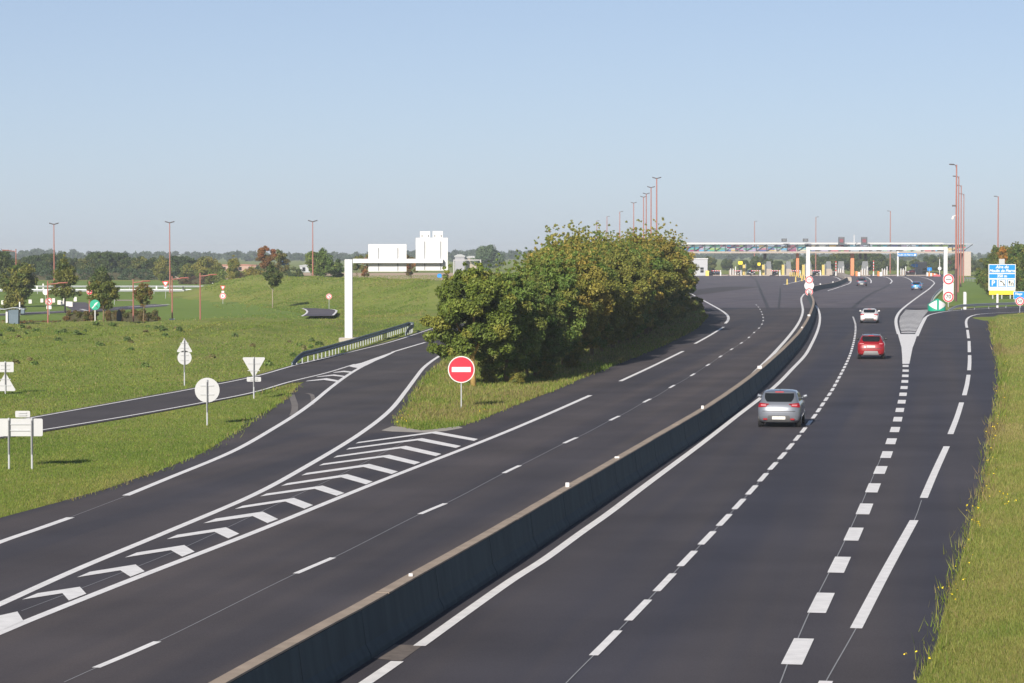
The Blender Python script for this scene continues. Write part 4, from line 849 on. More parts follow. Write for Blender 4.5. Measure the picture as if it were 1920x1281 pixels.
young('field_tree', 'sparse green tree above the gantry corner', 669, 522, 460, 1.3, 6.0, 3.2, OLIVE+GREEN[:1], 'round', 2500, .2, 51, k=20)
young('field_tree', 'russet tree glimpsed between the two big sign backs', 770, 519, 500, 1.4, 6.7, 2.2, RUSSET+OLIVE[:1], 'round', 4000, .22, 52, k=26)
young('field_tree', 'red leaved young tree left of the dark pale-trunked one', 498, 524, 480, 1.6, 7.2, 3.2, RUSSET, 'round', 6000, .2, 53, k=30)
young('field_tree', 'tall brownish tree behind the red leaved young tree', 522, 520, 520, 1.9, 7.2, 1.2, OLIVE+RUSSET[2:3], 'round', 6000, .22, 54, k=40)
young('field_tree', 'loose yellow green tree with pointed top in the hedgerow', 437, 535, 500, 1.7, 6.4, .9, OLIVE+AUTUMN[:1], 'cone', 6000, .2, 55, k=40)
young('field_bush', 'low dark bush at the left of the white shed', 549, 520, 540, 2.3, 3.6, .1, DARK+OLIVE[:1], 'dome', 6000, .22, 56)
young('field_bush', 'purplish bush before the hedgerow at the rail end', 447, 534, 520, 2.2, 2.6, .1, [(.09, .05, .03), (.11, .06, .035), (.06, .06, .02)], 'dome', 6000, .22, 57)
young('field_bush', 'yellowish bush right of the purplish one', 478, 532, 520, 2.6, 4.0, .1, OLIVE+AUTUMN[:2], 'dome', 6000, .22, 58)
young('field_bush', 'dark green bush between red tree and yellowish bush', 500, 530, 545, 2.4, 4.4, .1, DARK+OLIVE[:2], 'dome', 6000, .22, 59)
young('field_bush', 'round yellow green bush at the right end of the wood', 405, 529, 560, 2.6, 4.0, .1, OLIVE+GREEN[2:], 'dome', 6000, .22, 60)
young('poplar_tree', 'tall grey green poplar clump right of the near tree top', 915, 515, 950, 5.4, 9.2, 1.0, [(.045, .075, .035), (.055, .085, .04), (.07, .10, .05)], 'column', 9000, .5, 61, k=60, tr=.3)
# the wood edge on the left
wood = []
for s, pal in [(71, DARK+OLIVE[:1]), (72, OLIVE[:2]+DARK[:2]), (73, DARK)]:
    wood.append((np_leaves('crown', blob_clumps(s, 80, 4.2, 3.6, .3, 6.6, (.7, 1.3), 'dome'), 15000, .34, pal, s), trunk_mb(5, .2, 5, s, 2)))
WL = ['dark round topped tree in the wood edge behind the silver rails', 'olive tree in the wood edge behind the silver rails', 'nearly black green tree in the wood edge behind the silver rails']; wp = {}
def wood_tree(v, x, y, sc, lab=None, group='trees of the wood edge'):
    lab = lab or WL[v]
    if v not in wp: wp[v] = make_tree('wood_tree', lab, (x, y, 0), wood[v][0], wood[v][1], M_BARK, group, 0, sc)
    else: dup(wp[v], (x, y, 0), rr.uniform(0, 6), lab, sc, group)
for j, px in enumerate(range(-70, 400, 24)):
    v = [1, 0, 2, 0, 1, 0, 2, 2, 0, 1][j % 10]; d = 668+rr.uniform(-14, 14); hgt = {0: .88, 1: .84, 2: .98}[v]*rr.uniform(.92, 1.06)*(1 if px < 300 else .9)
    wood_tree(v, at(px, 500, d).x, d, hgt)
wood_tree(2, at(188, 500, 655).x, 655, 1.06, 'broad dark domed tree standing tallest in the wood edge')
young('field_tree', 'dense olive tree touching the left picture edge above the orange lamp', -6, 545, 480, 3.6, 8.0, .5, DARK+OLIVE[:1], 'dome', 10000, .26, 62, k=60, tr=.2)
young('field_tree', 'narrow yellow green tree just left of the twin headed mast', 303, 530, 610, 2.6, 6.3, .6, OLIVE+AUTUMN[2:3], 'cone', 6000, .25, 63, k=40)
young('field_tree', 'yellow tinged round tree right of the twin headed mast', 388, 530, 590, 3.0, 6.0, .6, AUTUMN[:3]+OLIVE, 'round', 7000, .26, 64, k=40)
young('field_tree', 'pale olive small tree left of the yellow tinged round one', 353, 532, 600, 2.0, 4.6, .5, OLIVE, 'cone', 5000, .25, 65, k=30)
def hedge(label, x0, x1, yb, d, h, dp, pal, n, size, seed, dz=0):
    a, b_ = at(x0, yb, d), at(x1, yb, d); L = b_.x-a.x; R = random.Random(seed); k = max(10, int(L*4)); cl = []
    for _ in range(k*3): cl.append((R.uniform(-L/2, L/2), R.uniform(-dp/2, dp/2), R.uniform(.05, h-.12), min(h*.28, .32 if h < 2 else .8)))
    t = thing('hedge', label, 'hedge', ((a.x+b_.x)/2, d, hz((a.x+b_.x)/2, d)+dz)); put('foliage', np_leaves('foliage', cl, n, size, pal, seed, up=.2), t)
    q = MB(); q.box((0, 0, h*.35), (L*.96, dp*.5, h*.7)); q.build('twigs', mat('hedge_twigs', (.05, .045, .02), .9, var=.4), t); return t
hedge('tall dark clipped hedge running along the foot of the wood', -90, 330, 525, 645, 2.6, 2.2, [(.035, .058, .022), (.042, .066, .025), (.03, .05, .02)], 26000, .30, 81)
HB = [(.10, .075, .025), (.075, .075, .02), (.13, .075, .03), (.06, .07, .02)]
hedge('low brown clipped hedge left part, behind the green round board', 123, 182, 617, 240, 1.0, .8, HB, 7000, .085, 82)
hedge('low brown clipped hedge right part, ending at a dark corner post', 198, 298, 612, 246, 1.12, .8, HB, 10000, .085, 83)
hedge('very low reddish hedge at the left behind the bin shelter', -40, 118, 620, 235, .36, .6, HB[:1]+RUSSET[1:2], 7000, .08, 84)
hedge('purple brown hedgerow behind the silver rails, right of the twin headed mast', 335, 400, 533, 560, 1.7, 2.0, [(.07, .045, .028), (.09, .055, .03), (.05, .045, .02)], 8000, .25, 85)
# trees round the toll plaza
pl_ = [(1395, 2, .62, 930), (1330, 1, .78, 950), (1290, 0, .82, 930), (1262, 1, .8, 900), (1420, 0, .8, 960), (1363, 0, .66, 960), (1480, 1, .5, 980), (1500, 0, .78, 940), (1527, 1, .86, 960), (1545, 2, .8, 950), (1568, 1, .95, 950), (1590, 0, 1.0, 955), (1612, 0, 1.02, 950), (1632, 2, 1.0, 960), (1648, 0, .92, 960), (1668, 1, .68, 970), (1690, 0, .6, 980), (1715, 1, .62, 980), (1745, 0, .85, 940), (1762, 1, .75, 960), (1784, 0, .8, 950), (1800, 2, .8, 960), (1440, 0, .65, 990), (1460, 2, .55, 990), (1820, 1, .72, 900), (1845, 0, .72, 880), (1240, 0, .7, 960)]
PL = ['dark bushy tree far behind the toll booths', 'olive tree far behind the toll booths', 'darkest dense tree far behind the toll booths']
for x, v, s, d in pl_: wood_tree(v, at(x, 500, d).x, d, s, PL[v], 'trees behind the toll plaza')
rt = []
for s, pal in [(91, OLIVE+GREEN[:3]), (92, OLIVE+AUTUMN[3:4]+GREEN[:2])]:
    rt.append((np_leaves('crown', blob_clumps(s, 110, 3.9, 3.9, .2, 8.2, (.55, 1.0), 'dome')+sprigs(s, 20, 2.5, 2.5, 7.6, 1.1, .3), 26000, .22, pal, s), trunk_mb(6, .2, 6, s, 2)))
rl = [(1857, 428, 0, .72, 'dark olive tree at the left end of the clump behind the blue board'), (1879, 424, 1, .92, 'tall tree rising right behind the big blue board'), (1905, 418, 1, .90, 'brownish tree right of the blue board'), (1925, 412, 0, .98, 'dark tree cut by the right picture edge'), (1868, 408, 0, .62, 'lower dark bushy tree touching the left edge of the blue board'), (1950, 400, 0, 1.0, 'outermost dark tree at the right picture edge')]
rp = {}
for x, d, v, s, lab in rl:
    gx = at(x, 560, d).x
    if v not in rp: rp[v] = make_tree('roadside_tree', lab, (gx, d, 0), rt[v][0], rt[v][1], M_BARK, 'trees behind the blue board', 0, s)
    else: dup(rp[v], (gx, d, 0), rr.uniform(0, 6), lab, s)
young('young_tree', 'small orange leaved tree peeking above the number plate of the blue board', 1879, 555, 402, 1.0, 7.9, 5.4, [(.32, .15, .03), (.26, .13, .03), (.18, .12, .03)], 'cone', 2500, .2, 66, k=16)
# far wooded hills
def far_wood(name, x0, x1, y0, y1, h, seed, size, n, pal):
    R = random.Random(seed); cl = []
    for _ in range(900):
        y = R.uniform(y0, y1); f = R.random(); X = x0+f*(x1-x0); hh = h*(.80+.13*math.sin(f*7+seed)+.08*math.sin(f*23+seed*2)+R.uniform(-.10, .08)); cl.append((X, y, hh*R.uniform(.2, .78), hh*.28))
    return tag(put(name, np_leaves(name, cl, n, size, pal, seed, up=.5)), kind='stuff', label='distant wooded hills along the horizon', cat='wood')
FAR = [(.030, .050, .022), (.038, .058, .026), (.026, .042, .02)]
far_wood('distant_wood', -640, 60, 1800, 2500, 9.6, 101, 2.4, 90000, FAR)
far_wood('distant_wood', 20, 900, 1900, 2600, 7.6, 102, 2.4, 90000, FAR)
# ------------------------------------------------------------------ cars
CAR = {
 'hatch': dict(L=4.06, k=[(.20,.72,-1.86,1.90),(.30,.82,-1.97,1.98),(.46,.862,-2.02,2.03),(.62,.868,-2.02,2.02),(.78,.862,-1.99,1.96),(.88,.845,-1.95,1.80),(.95,.815,-1.91,1.20),(1.0,.785,-1.87,1.02),(1.12,.745,-1.78,.78),(1.26,.70,-1.66,.48),(1.36,.66,-1.57,.22),(1.415,.61,-1.46,.0),(1.45,.47,-1.15,-.30)], win=(1.00,1.345,.86), tl=(.80,.97), axle=1.27, rw=.31),
 'suv': dict(L=4.35, k=[(.26,.76,-1.98,2.02),(.36,.86,-2.09,2.10),(.55,.895,-2.14,2.15),(.74,.90,-2.13,2.13),(.90,.89,-2.09,2.06),(1.0,.87,-2.05,1.90),(1.07,.84,-2.00,1.25),(1.12,.81,-1.95,1.08),(1.24,.755,-1.83,.82),(1.38,.69,-1.68,.52),(1.49,.63,-1.55,.25),(1.545,.56,-1.42,.0),(1.58,.41,-1.12,-.3)], win=(1.12,1.475,.86), tl=(.93,1.09), axle=1.32, rw=.35),
 'sedan': dict(L=4.62, k=[(.20,.74,-2.12,2.14),(.30,.85,-2.24,2.25),(.46,.885,-2.30,2.31),(.64,.89,-2.30,2.30),(.80,.88,-2.26,2.22),(.90,.865,-2.21,2.02),(.965,.84,-2.10,1.35),(.995,.80,-1.72,1.10),(1.08,.745,-1.50,.86),(1.20,.685,-1.22,.56),(1.31,.62,-.98,.28),(1.38,.55,-.78,.02),(1.415,.40,-.52,-.22)], win=(1.00,1.305,.86), tl=(.76,.92), axle=1.38, rw=.33)}
def car(name, label, kind, paint, loc, rz, rear=True, lights_on=False, group=None, plate=True, skid=None, roofrail=False, sc=(1, 1, 1)):
    K = CAR[kind]; ks = np.array(K['k']); t = thing(name, label, 'car', loc, rz, group); t.scale = sc
    n_s = 46; s0 = np.arange(len(ks)); ss = np.linspace(0, len(ks)-1, n_s)
    def cr(c):                                                    # smooth interpolation of the profile keys
        out = []
        for s in ss:
            i = min(int(s), len(ks)-2); f = s-i; p0, p1, p2, p3 = ks[max(i-1, 0), c], ks[i, c], ks[i+1, c], ks[min(i+2, len(ks)-1), c]
            m1, m2 = (p2-p0)/2, (p3-p1)/2; d = p2-p1
            m1 = 0 if m1*d <= 0 else math.copysign(min(abs(m1), 3*abs(d)), d); m2 = 0 if m2*d <= 0 else math.copysign(min(abs(m2), 3*abs(d)), d)
            out.append(p1*(2*f**3-3*f*f+1)+m1*(f**3-2*f*f+f)+p2*(-2*f**3+3*f*f)+m2*(f**3-f*f))
        return np.array(out)
    zs, ws, yr, yf = cr(0), cr(1), cr(2), cr(3)
    W = lambda z: float(np.interp(z, zs, ws)); YR = lambda z: float(np.interp(z, zs, yr)); YF = lambda z: float(np.interp(z, zs, yf))
    ra, fa, kk = .36, .62, 3.3
    def bulge(y): return 1-.035*(y/2)**2
    rings = []; rear_a = np.linspace(-math.pi/2, math.pi/2, 15)
    for z, w_, a, b in zip(zs, ws, yr, yf):
        r1 = min(ra, (b-a)*.35); r2 = min(fa, (b-a)*.4); ring = []
        for q in rear_a: sx = math.copysign(abs(math.sin(q))**(2/kk), q); ring.append((sx*w_, a+r1*(1-abs(math.cos(q))**(2/kk))))
        for f in (.12, .3, .5, .7, .88): ring.append((w_, a+r1+(b-r2-a-r1)*f))
        for q in rear_a[::-1]: sx = math.copysign(abs(math.sin(q))**(2/kk), q); ring.append((sx*w_, b-r2*(1-abs(math.cos(q))**(2/kk))))
        for f in (.88, .7, .5, .3, .12): ring.append((-w_, a+r1+(b-r2-a-r1)*f))
        rings.append([Vector((x*bulge(y), y, z)) for x, y in ring])
    top = rings[-1]; c = sum(top, Vector())/len(top)
    rings.append([c+(p-c)*.6+Vector((0, 0, .012)) for p in top])
    b = MB(); b.loft(rings); b.build('body', paint, t, smooth=True)
    def RS(x, z, off):                                             # a point on the rear face
        w_ = W(z); u_ = min(abs(x)/w_, .999); y = YR(z)+ra*(1-(1-u_**kk)**(1/kk)) if True else 0
        e = .02; nz = (YR(z+e)-YR(z-e))/(2*e); n = Vector((math.copysign(u_**6*.8, x), -1, min(1.2, nz))).normalized()
        return Vector((x*bulge(y), y, z))+n*off
    def FS(x, z, off):
        w_ = W(z); u_ = min(abs(x)/w_, .999); y = YF(z)-fa*(1-(1-u_**kk)**(1/kk)); e = .02; nz = -(YF(z+e)-YF(z-e))/(2*e)
        n = Vector((math.copysign(u_**6*.8, x), 1, min(2.5, nz))).normalized(); return Vector((x*bulge(y), y, z))+n*off
    def SS(s, y, z, off): return Vector((s*(W(z)*bulge(y)+off), y, z+off*.3))
    def grid(name, fn, us, vs, m, off=.012, par=None):
        q = MB(); P = [[fn(u_, v_, off) for u_ in us] for v_ in vs]; q.loft(P, False); return q.build(name, m, par or t, smooth=True)
    z0, z1, f = K['win']
    def patch(fn, name, za, zb, xa, xb, m, off=.012, n=11, mz=7):
        q = MB(); P = []
        for v in np.linspace(0, 1, mz):
            z = za+(zb-za)*v; P.append([fn((xa(v)+(xb(v)-xa(v))*u_), z, off) for u_ in np.linspace(0, 1, n)])
        q.loft(P, False); return q.build(name, m, t, smooth=True)
    patch(RS, 'rear_window', z0+.02, z1, lambda v: -W(z0+(z1-z0)*v)*(.80+.06*v-.18*(1-v)**3), lambda v: W(z0+(z1-z0)*v)*(.80+.06*v-.18*(1-v)**3), M_GLASS, .012)
    patch(FS, 'windscreen', z0+.03, z1+.02, lambda v: -W(z0+(z1-z0)*v)*.86, lambda v: W(z0+(z1-z0)*v)*.86, M_GLASS, .014)
    for s in (-1, 1):
        q = MB(); P = []
        for v in np.linspace(0, 1, 6):
            z = z0+.03+(z1-z0-.04)*v; ya, yb = YR(z)+.55, YF(z)-.42; P.append([SS(s, ya+(yb-ya)*u_, z, .010) for u_ in np.linspace(0, 1, 10)])
        q.loft(P, False); q.build('side_window', M_GLASS, t, smooth=True)
        q = MB(); q.box(SS(s, (YR(z0)+YF(z0))/2-.15, (z0+z1)/2, .012), (.02, .09, (z1-z0)*.95)); q.build('pillar', M_BLK, t)
        # lights
        za, zb = K['tl']; q = MB(); P = []
        for v in np.linspace(0, 1, 5):
            z = za+(zb-za)*v; xa, xb = (.50+.10*(1-v))*W(z), .985*W(z); P.append([RS(s*(xa+(xb-xa)*u_), z-.03*(1-u_)*(1 if v > .5 else -1), .014) for u_ in np.linspace(0, 1, 9)])
        q.loft(P, False); q.build('tail_light', mat('tail_light_red', (.28, .008, .012), .15, spec=.6, var=0), t, smooth=True)
        q = MB(); P = []
        zc = (za+zb)/2
        for v in (-.03, .03): P.append([RS(s*(.62+.25*u_)*W(zc), zc+v, .02) for u_ in np.linspace(0, 1, 5)])
        q.loft(P, False); q.build('light_lens', mat('pale_lens', (.45, .16, .18), .2, var=0), t)
        q = MB(); P = []; zh = (z0*.72, z0*.84)
        for z in np.linspace(*zh, 4): P.append([FS(s*(.48+.47*u_)*W(z), z, .014) for u_ in np.linspace(0, 1, 7)])
        q.loft(P, False); q.build('headlight', mat('headlight', (.75, .77, .8), .12, spec=.7, var=0), t)
        # mirror
        zm = z0+.06; ym = YF(zm)-.62; q = MB(); q.tube([SS(s, ym, zm, -.02), SS(s, ym, zm+.02, .09)], .03, 6)
        q.loft([[SS(s, ym+dy, zm+.03+dz, .08+o_) for dy, dz in ((-.06, -.06), (.05, -.05), (.06, .06), (-.06, .07))] for o_ in (0, .05, .14, .17)]); q.build('mirror', paint if kind != 'suv' else M_BLK, t, smooth=True)
        for ya in (-K['axle'], K['axle']-.02):
            R = K['rw']; xo = W(.4)*bulge(ya)
            q = MB(); q.tube([(s*(xo-.12), ya, R+.03), (s*(xo+.006), ya, R+.03)], R+.055, 24); q.build('wheel_arch', M_BLK, t)
            q = MB(); q.tube([(s*(xo-.20), ya, R), (s*(xo-.03), ya, R), (s*(xo+.015), ya, R)], [R, R, R-.03], 24); wh = q.build('tyre', mat('tyre_rubber', (.018, .018, .02), .8, var=.2), t)
            q = MB(); q.tube([(s*(xo+.0), ya, R), (s*(xo+.022), ya, R)], [R*.66, R*.58], 16); q.build('rim', mat('alloy_rim', (.45, .46, .48), .3, metal=.7), wh)
    # lower bumper insert, plate, high brake light
    zl = ks[1, 0]
    patch(RS, 'rear_bumper', zl-.06, zl+.19, lambda v: -W(.4)*(.62-.12*v), lambda v: W(.4)*(.62-.12*v), skid or mat('bumper_grey', (.10, .10, .105), .5), .014, mz=5)
    q = MB(); P = [[RS(x, z, .006) for x in np.linspace(-.78*W(z), .78*W(z), 13)] for z in (zl+.345, zl+.37)]; q.loft(P, False); q.build('panel_gap', M_BLK, t)
    if plate:
        zp = zl+.10 if kind == 'hatch' else zl+.47; q = MB(); c_ = RS(0, zp, .02); q.box(c_, (.52, .03, .115)); q.build('licence_plate', mat('plate_white', (.74, .74, .70), .4, var=.05), t)
    for s in (-1, 1):
        q = MB(); c_ = RS(s*.66*W(zl+.06), zl+.05, .02); q.box(c_, (.16, .03, .06)); q.build('reflector', MATS['tail_light_red'], t)
    q = MB(); P = [[RS(x, z, .02) for x in (-.17, -.08, 0, .08, .17)] for z in (z1+.028, z1+.055)]; q.loft(P, False); q.build('brake_light', mat('brake_red', (.7, .05, .04), .3, var=0), t)
    q = MB(); P = [[FS(x, z, .012) for x in np.linspace(-.55*W(z), .55*W(z), 9)] for z in (.34, .46, .54)]; q.loft(P, False); q.build('grille', M_BLK, t)
    q = MB(); q.box(FS(0, .44, .03), (.52, .03, .11)); q.build('front_plate', MATS.get('plate_white') or mat('plate_white', (.74, .74, .70), .4, var=.05), t)
    q = MB(); q.tube([(0, YR(z1)+.35, ks[-1, 0]-.02), (0, YR(z1)+.28, ks[-1, 0]+.16)], .008, 5); q.build('aerial', M_BLK, t)
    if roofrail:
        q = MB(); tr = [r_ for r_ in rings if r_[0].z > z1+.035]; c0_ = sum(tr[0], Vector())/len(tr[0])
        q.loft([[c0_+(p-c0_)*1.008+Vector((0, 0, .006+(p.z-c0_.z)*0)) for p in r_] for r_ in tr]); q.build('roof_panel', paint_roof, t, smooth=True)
        for s in (-1, 1):
            q = MB(); q.tube([(s*.56, YR(z1)+.35, ks[-1, 0]-.06), (s*.56, YR(z1)+.5, ks[-1, 0]-.0), (s*.56, YF(z1)-.4, ks[-1, 0]-.0), (s*.56, YF(z1)-.25, ks[-1, 0]-.06)], .02, 6); q.build('roof_rail', M_GALV, t)
    return t
def paint(name, c, metal=.3): return mat(name, c, .38, metal=metal, spec=.4, var=.02, coat=.8)
paint_roof = paint('roof_paint_sheen', (.12, .145, .18), .3); M_SILVER = paint('silver_paint', (.165, .18, .215), .3); M_CRED = paint('red_paint', (.25, .006, .012), .1); M_CWHT = paint('white_car_paint', (.60, .60, .61), 0); M_CBLU = paint('light_blue_paint', (.015, .16, .36), .2); M_CGRY = paint('slate_blue_paint', (.055, .07, .105), .3); M_CBLK = paint('black_car_paint', (.014, .015, .018), .1)  # two-tone roof grey also has the sky's reflection painted into it
def car_at(x, y, kind, hd):                                        # rear bumper touches the measured point
    g = G(x, y); L = CAR[kind]['L']/2; a = math.radians(hd); return (g.x+math.sin(a)*L, g.y+math.cos(a)*L, .012)
car('silver_hatchback', 'silver hatchback with lit red tail lamps beside the concrete barrier', 'hatch', M_SILVER, car_at(1460, 803, 'hatch', 9.5), -math.radians(9.5))
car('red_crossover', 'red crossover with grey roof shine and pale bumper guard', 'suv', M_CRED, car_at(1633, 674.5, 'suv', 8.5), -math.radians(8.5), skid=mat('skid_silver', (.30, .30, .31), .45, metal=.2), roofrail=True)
car('white_saloon', 'white saloon ahead of the red crossover', 'sedan', M_CWHT, car_at(1629.5, 606.5, 'sedan', 9), -math.radians(9), sc=(1.0, 1, 1.0))
car('dark_hatchback', 'slate blue hatchback approaching the toll lanes near the barrier end', 'hatch', M_CGRY, car_at(1615.5, 536.8, 'hatch', 9), -math.radians(9), sc=(1.2, 1.1, 1.15))
car('light_blue_hatchback', 'light blue hatchback heading for the toll lanes on the right', 'hatch', M_CBLU, car_at(1718, 544.5, 'hatch', 12), -math.radians(12), sc=(1.08, 1.05, 1.05))
DP = 757.0; kp = DP/4880
def plx(x, d=DP): return (x-960)*d/4880
def plz(y, d=DP): return at(960, y, d).z
for x, lab, kind, rz in [(1299, 'black car leaving the toll lane right of the white toll office', 'sedan', math.radians(155)), (1408, 'black car with bright headlamps under a toll lane barrier arm', 'hatch', math.radians(184)), (1452, 'black car half hidden behind the third barrier arm', 'hatch', math.radians(170)), (1385, 'dark car behind the yellow pay post with a yellow sign', 'hatch', math.radians(170)), (1260, 'dark car with white headlamps beside the autumn trees', 'hatch', math.radians(165)), (1492, 'dark car behind the yellow bollards at the toll', 'hatch', math.radians(180)), (1530, 'dark reddish car waiting in the toll lane behind the portal column', 'hatch', math.radians(180))]:
    xx_ = {1299: 1339, 1260: 1281}.get(x, x)
    car('toll_car', lab, kind, M_CBLK, (plx(xx_, 766), 766, .005), rz, group='dark cars at the toll lanes', plate=False, sc=(1.15, 1.1, 1.1))
car('dark_van', 'dark red and black car beyond the pink kerb right of the toll', 'suv', paint('maroon_paint', (.12, .012, .02), .1), (plx(1710, 790), 790, .01), math.radians(120))

# ------------------------------------------------------------------ toll plaza
M_CREAM = mat('cream_concrete', (.36, .31, .27), .85, var=.15); M_PYL = mat('orange_pylon', (.62, .23, .11), .7, var=.08); M_PINK = mat('pale_pink_edge', (.42, .35, .31), .8); M_FRAME = mat('truss_dark', (.045, .06, .075), .5)
t = thing('toll_canopy', 'long flat toll plaza roof with a band of coloured glass panels in its truss', 'toll roof', (0, DP, 0))
x0, x1 = plx(1205), plx(1806)
q = MB(); q.box(((plx(1225)+plx(1770))/2, 6, plz(456)), (plx(1770)-plx(1225), 9, .36)); q.build('roof_fin', mat('fin_grey', (.40, .40, .41), .6), t)
q = MB(); q.prism([(x0, plz(458.4)), (plx(1826), plz(458.0)), (plx(1826), plz(457.7)), (plx(1806), plz(457.0)), (x0, plz(457.0))], -.35, 12); q.build('roof_slab', M_WHITE, t)
q = MB(); q.box(((x0+plx(1818))/2, 5, plz(473.4)), (plx(1818)-x0, 11, plz(471.7)-plz(475))); q.build('lower_deck', M_CREAM, t)
rng = random.Random(12); cols = [(.05, .30, .45), (.10, .35, .55), (.30, .42, .12), (.45, .12, .16), (.50, .35, .12), (.10, .32, .22), (.35, .30, .45), (.55, .50, .38), (.28, .06, .14), (.5, .52, .52), (.10, .12, .30), (.30, .45, .40)]
pm = [mat('glass_panel_%s' % n, tuple(v*.85 for v in c), .3, var=0) for n, c in zip(['teal', 'sky', 'lime', 'crimson', 'amber', 'emerald', 'lilac', 'sand', 'wine', 'pearl', 'navy', 'mint'], cols)]
q = MB(); x = x0
while x < x1-.5:
    wd = rng.choice([1.2, 1.9, 2.6, 3.1])
    for zi in range(4):
        if rng.random() < .12: continue
        q.cur = rng.randrange(len(pm)); zA = plz(459.6)+(plz(471.5)-plz(459.6))*zi/4; zB = plz(459.6)+(plz(471.5)-plz(459.6))*(zi+1)/4
        q.box((x+wd/2, .45, (zA+zB)/2), (wd, .06, (zA-zB)*rng.choice([1, 1, .7])))
    x += wd
q.build('coloured_panels', pm, t)
q = MB(); x = x0; H1, H0 = plz(458.6), plz(471.5)
while x < x1:
    q.box((x, .1, (H1+H0)/2), (.26, .2, H1-H0)); q.tube([(x, .15, H0), (x+3.0, .15, H1)], .10, 5); q.tube([(x+3.0, .6, H1), (x+3.0, 4, H1-.2)], .06, 5); x += 3.0
for z in (plz(459.3), plz(462.5)): q.box(((x0+x1)/2, .12, z), (x1-x0, .12, .13))
q.build('truss', M_FRAME, t)
q = MB(); q.box((plx(1812.5), 5, plz(472)/2-.1), (plx(1819)-plx(1806), 12, plz(472)+.2)); q.build('end_pylon', M_PINK, t)
for x in (1600, 1497):
    q = MB(); zt = plz(475); q.box((plx(x), 3, zt/2), (.98 if x > 1550 else .8, 1.2, zt)); q.build('pylon', M_PYL, t)
q = MB(); q.box((plx(1245), -.6, (plz(465.5)+plz(480))/2), (plx(1259)-plx(1222), .3, plz(465.5)-plz(480))); q.build('blank_panel', M_WHITE, t)
for x0_, x1_, ya, yb, lab in [(1571.3, 1583, 444.5, 458.6, 'left one of the two tall dark display boards on the toll roof'), (1614, 1625.7, 444.5, 458.6, 'right one of the two tall dark display boards on the toll roof'), (1465, 1475, 447.5, 453.5, 'left small dark display box on the toll roof'), (1505, 1515, 447.5, 453.5, 'right small dark display box on the toll roof')]:
    tall = yb-ya > 10; d_ = DP-3; t2 = thing('display_board', lab, 'display', (plx((x0_+x1_)/2, d_), d_, plz(yb, d_)), 0, 'display boards on the toll roof')
    h_ = plz(ya, d_)-plz(yb, d_); w_ = (x1_-x0_)*d_/4880
    q = MB(); q.box((0, 0, h_/2), (w_, .5, h_)); q.build('housing', mat('display_grey', (.075, .085, .10), .5), t2)
    q = MB(); q.box((0, -.27, h_*.5), (w_*.55, .04, h_*.45)); q.build('screen', mat('display_red', (.20, .05, .07), .5) if tall else mat('display_pale', (.16, .16, .17), .5), t2)
    if not tall: q = MB(); [q.box((s*w_*.62, 0, h_/2), (.05, .05, h_)) for s in (-1, 1)]; q.build('frame', M_POST, t2)
    if tall:
        q = MB(); q.box((0, -.27, h_*.88), (w_*.8, .04, h_*.08)); q.build('header', mat('display_pale', (.16, .16, .17), .5), t2)
q = MB(); q.tube([(0, 0, 0), (0, 0, 3.2)], .12, 6); tag(q.build('mast_stub', M_WHITE, loc=(plx(1601, DP-2), DP-2, plz(461))), 'short white pole standing on the toll roof between the tall displays', 'pole')
for x, lab in [(1612.5, 'left dark signal box hanging low under the toll roof'), (1622, 'right dark signal box hanging low under the toll roof'), (1434, 'dark signal box hanging under the toll roof by the second yellow pay post'), (1495.5, 'dark box on the lower half of the pylon behind the bollards')]:
    d_ = DP+4; za, zb = (plz(475.5), plz(487)) if x != 1495.5 else (plz(491), plz(506)); t2 = thing('signal_box', lab, 'signal', (plx(x, d_), d_, zb)); q = MB(); q.box((0, 0, (za-zb)/2), (.85, .6, za-zb), 0, .05); q.build('housing', M_LAMP, t2)
    for z_ in (.3, .6): q = MB(); q.box((0, -.32, (za-zb)*z_), (.5, .05, .3)); q.build('lens', M_BLK, t2)
# toll office
def booth(label, xa, xb, yt, wall, d=DP, side_win=True, deep=5):
    h = plz(yt, d); W_ = (xb-xa)*d/4880; t2 = thing('toll_office', label, 'toll booth', (plx((xa+xb)/2, d), d, 0)); q = MB(); q.box((0, deep/2, h*.48), (W_, deep, h*.96)); q.build('wall', wall, t2)
    q = MB(); q.box((0, deep/2-.05, h*.98), (W_+.25, deep+.3, h*.05)); q.build('roof', M_WHITE, t2)
    q = MB(); q.box((W_*.22, -.02, h*.33), (.95, .06, 1.5)); wn = q.build('window', M_GLASS, t2); q = MB(); q.box((W_*.22, -.06, h*.33), (1.1, .03, .08)); q.build('frame', M_WHITE, wn)
    q = MB(); q.box((-W_*.32, -.02, h*.24), (.75, .06, h*.46)); q.build('door', mat('door_grey', (.30, .33, .36), .5), t2); return t2
booth('white box shaped toll office left of the lanes', 1289.5, 1326.5, 484.5, M_WALLW)
booth('small grey and white booth right of the toll lanes', 1720, 1738, 491, M_WALLW, d=772)
q = MB(); q.box((0, 0, .35), (1.0, .6, .7+.9), 0, .05); tag(q.build('yellow_cabinet', mat('cabinet_yellow', (.75, .55, .12), .6), loc=(plx(1326, 752), 752, .35)), 'yellow cabinet at the corner of the white toll office', 'cabinet')
q = MB(); q.box((0, 0, 1.6), (.45, .5, 3.4), 0, .04); tag(q.build('yellow_cabinet', mat('cream_yellow', (.70, .62, .36), .6), loc=(plx(1288, 752), 752, .0)), 'tall cream cabinet at the left end of the white toll office', 'cabinet')
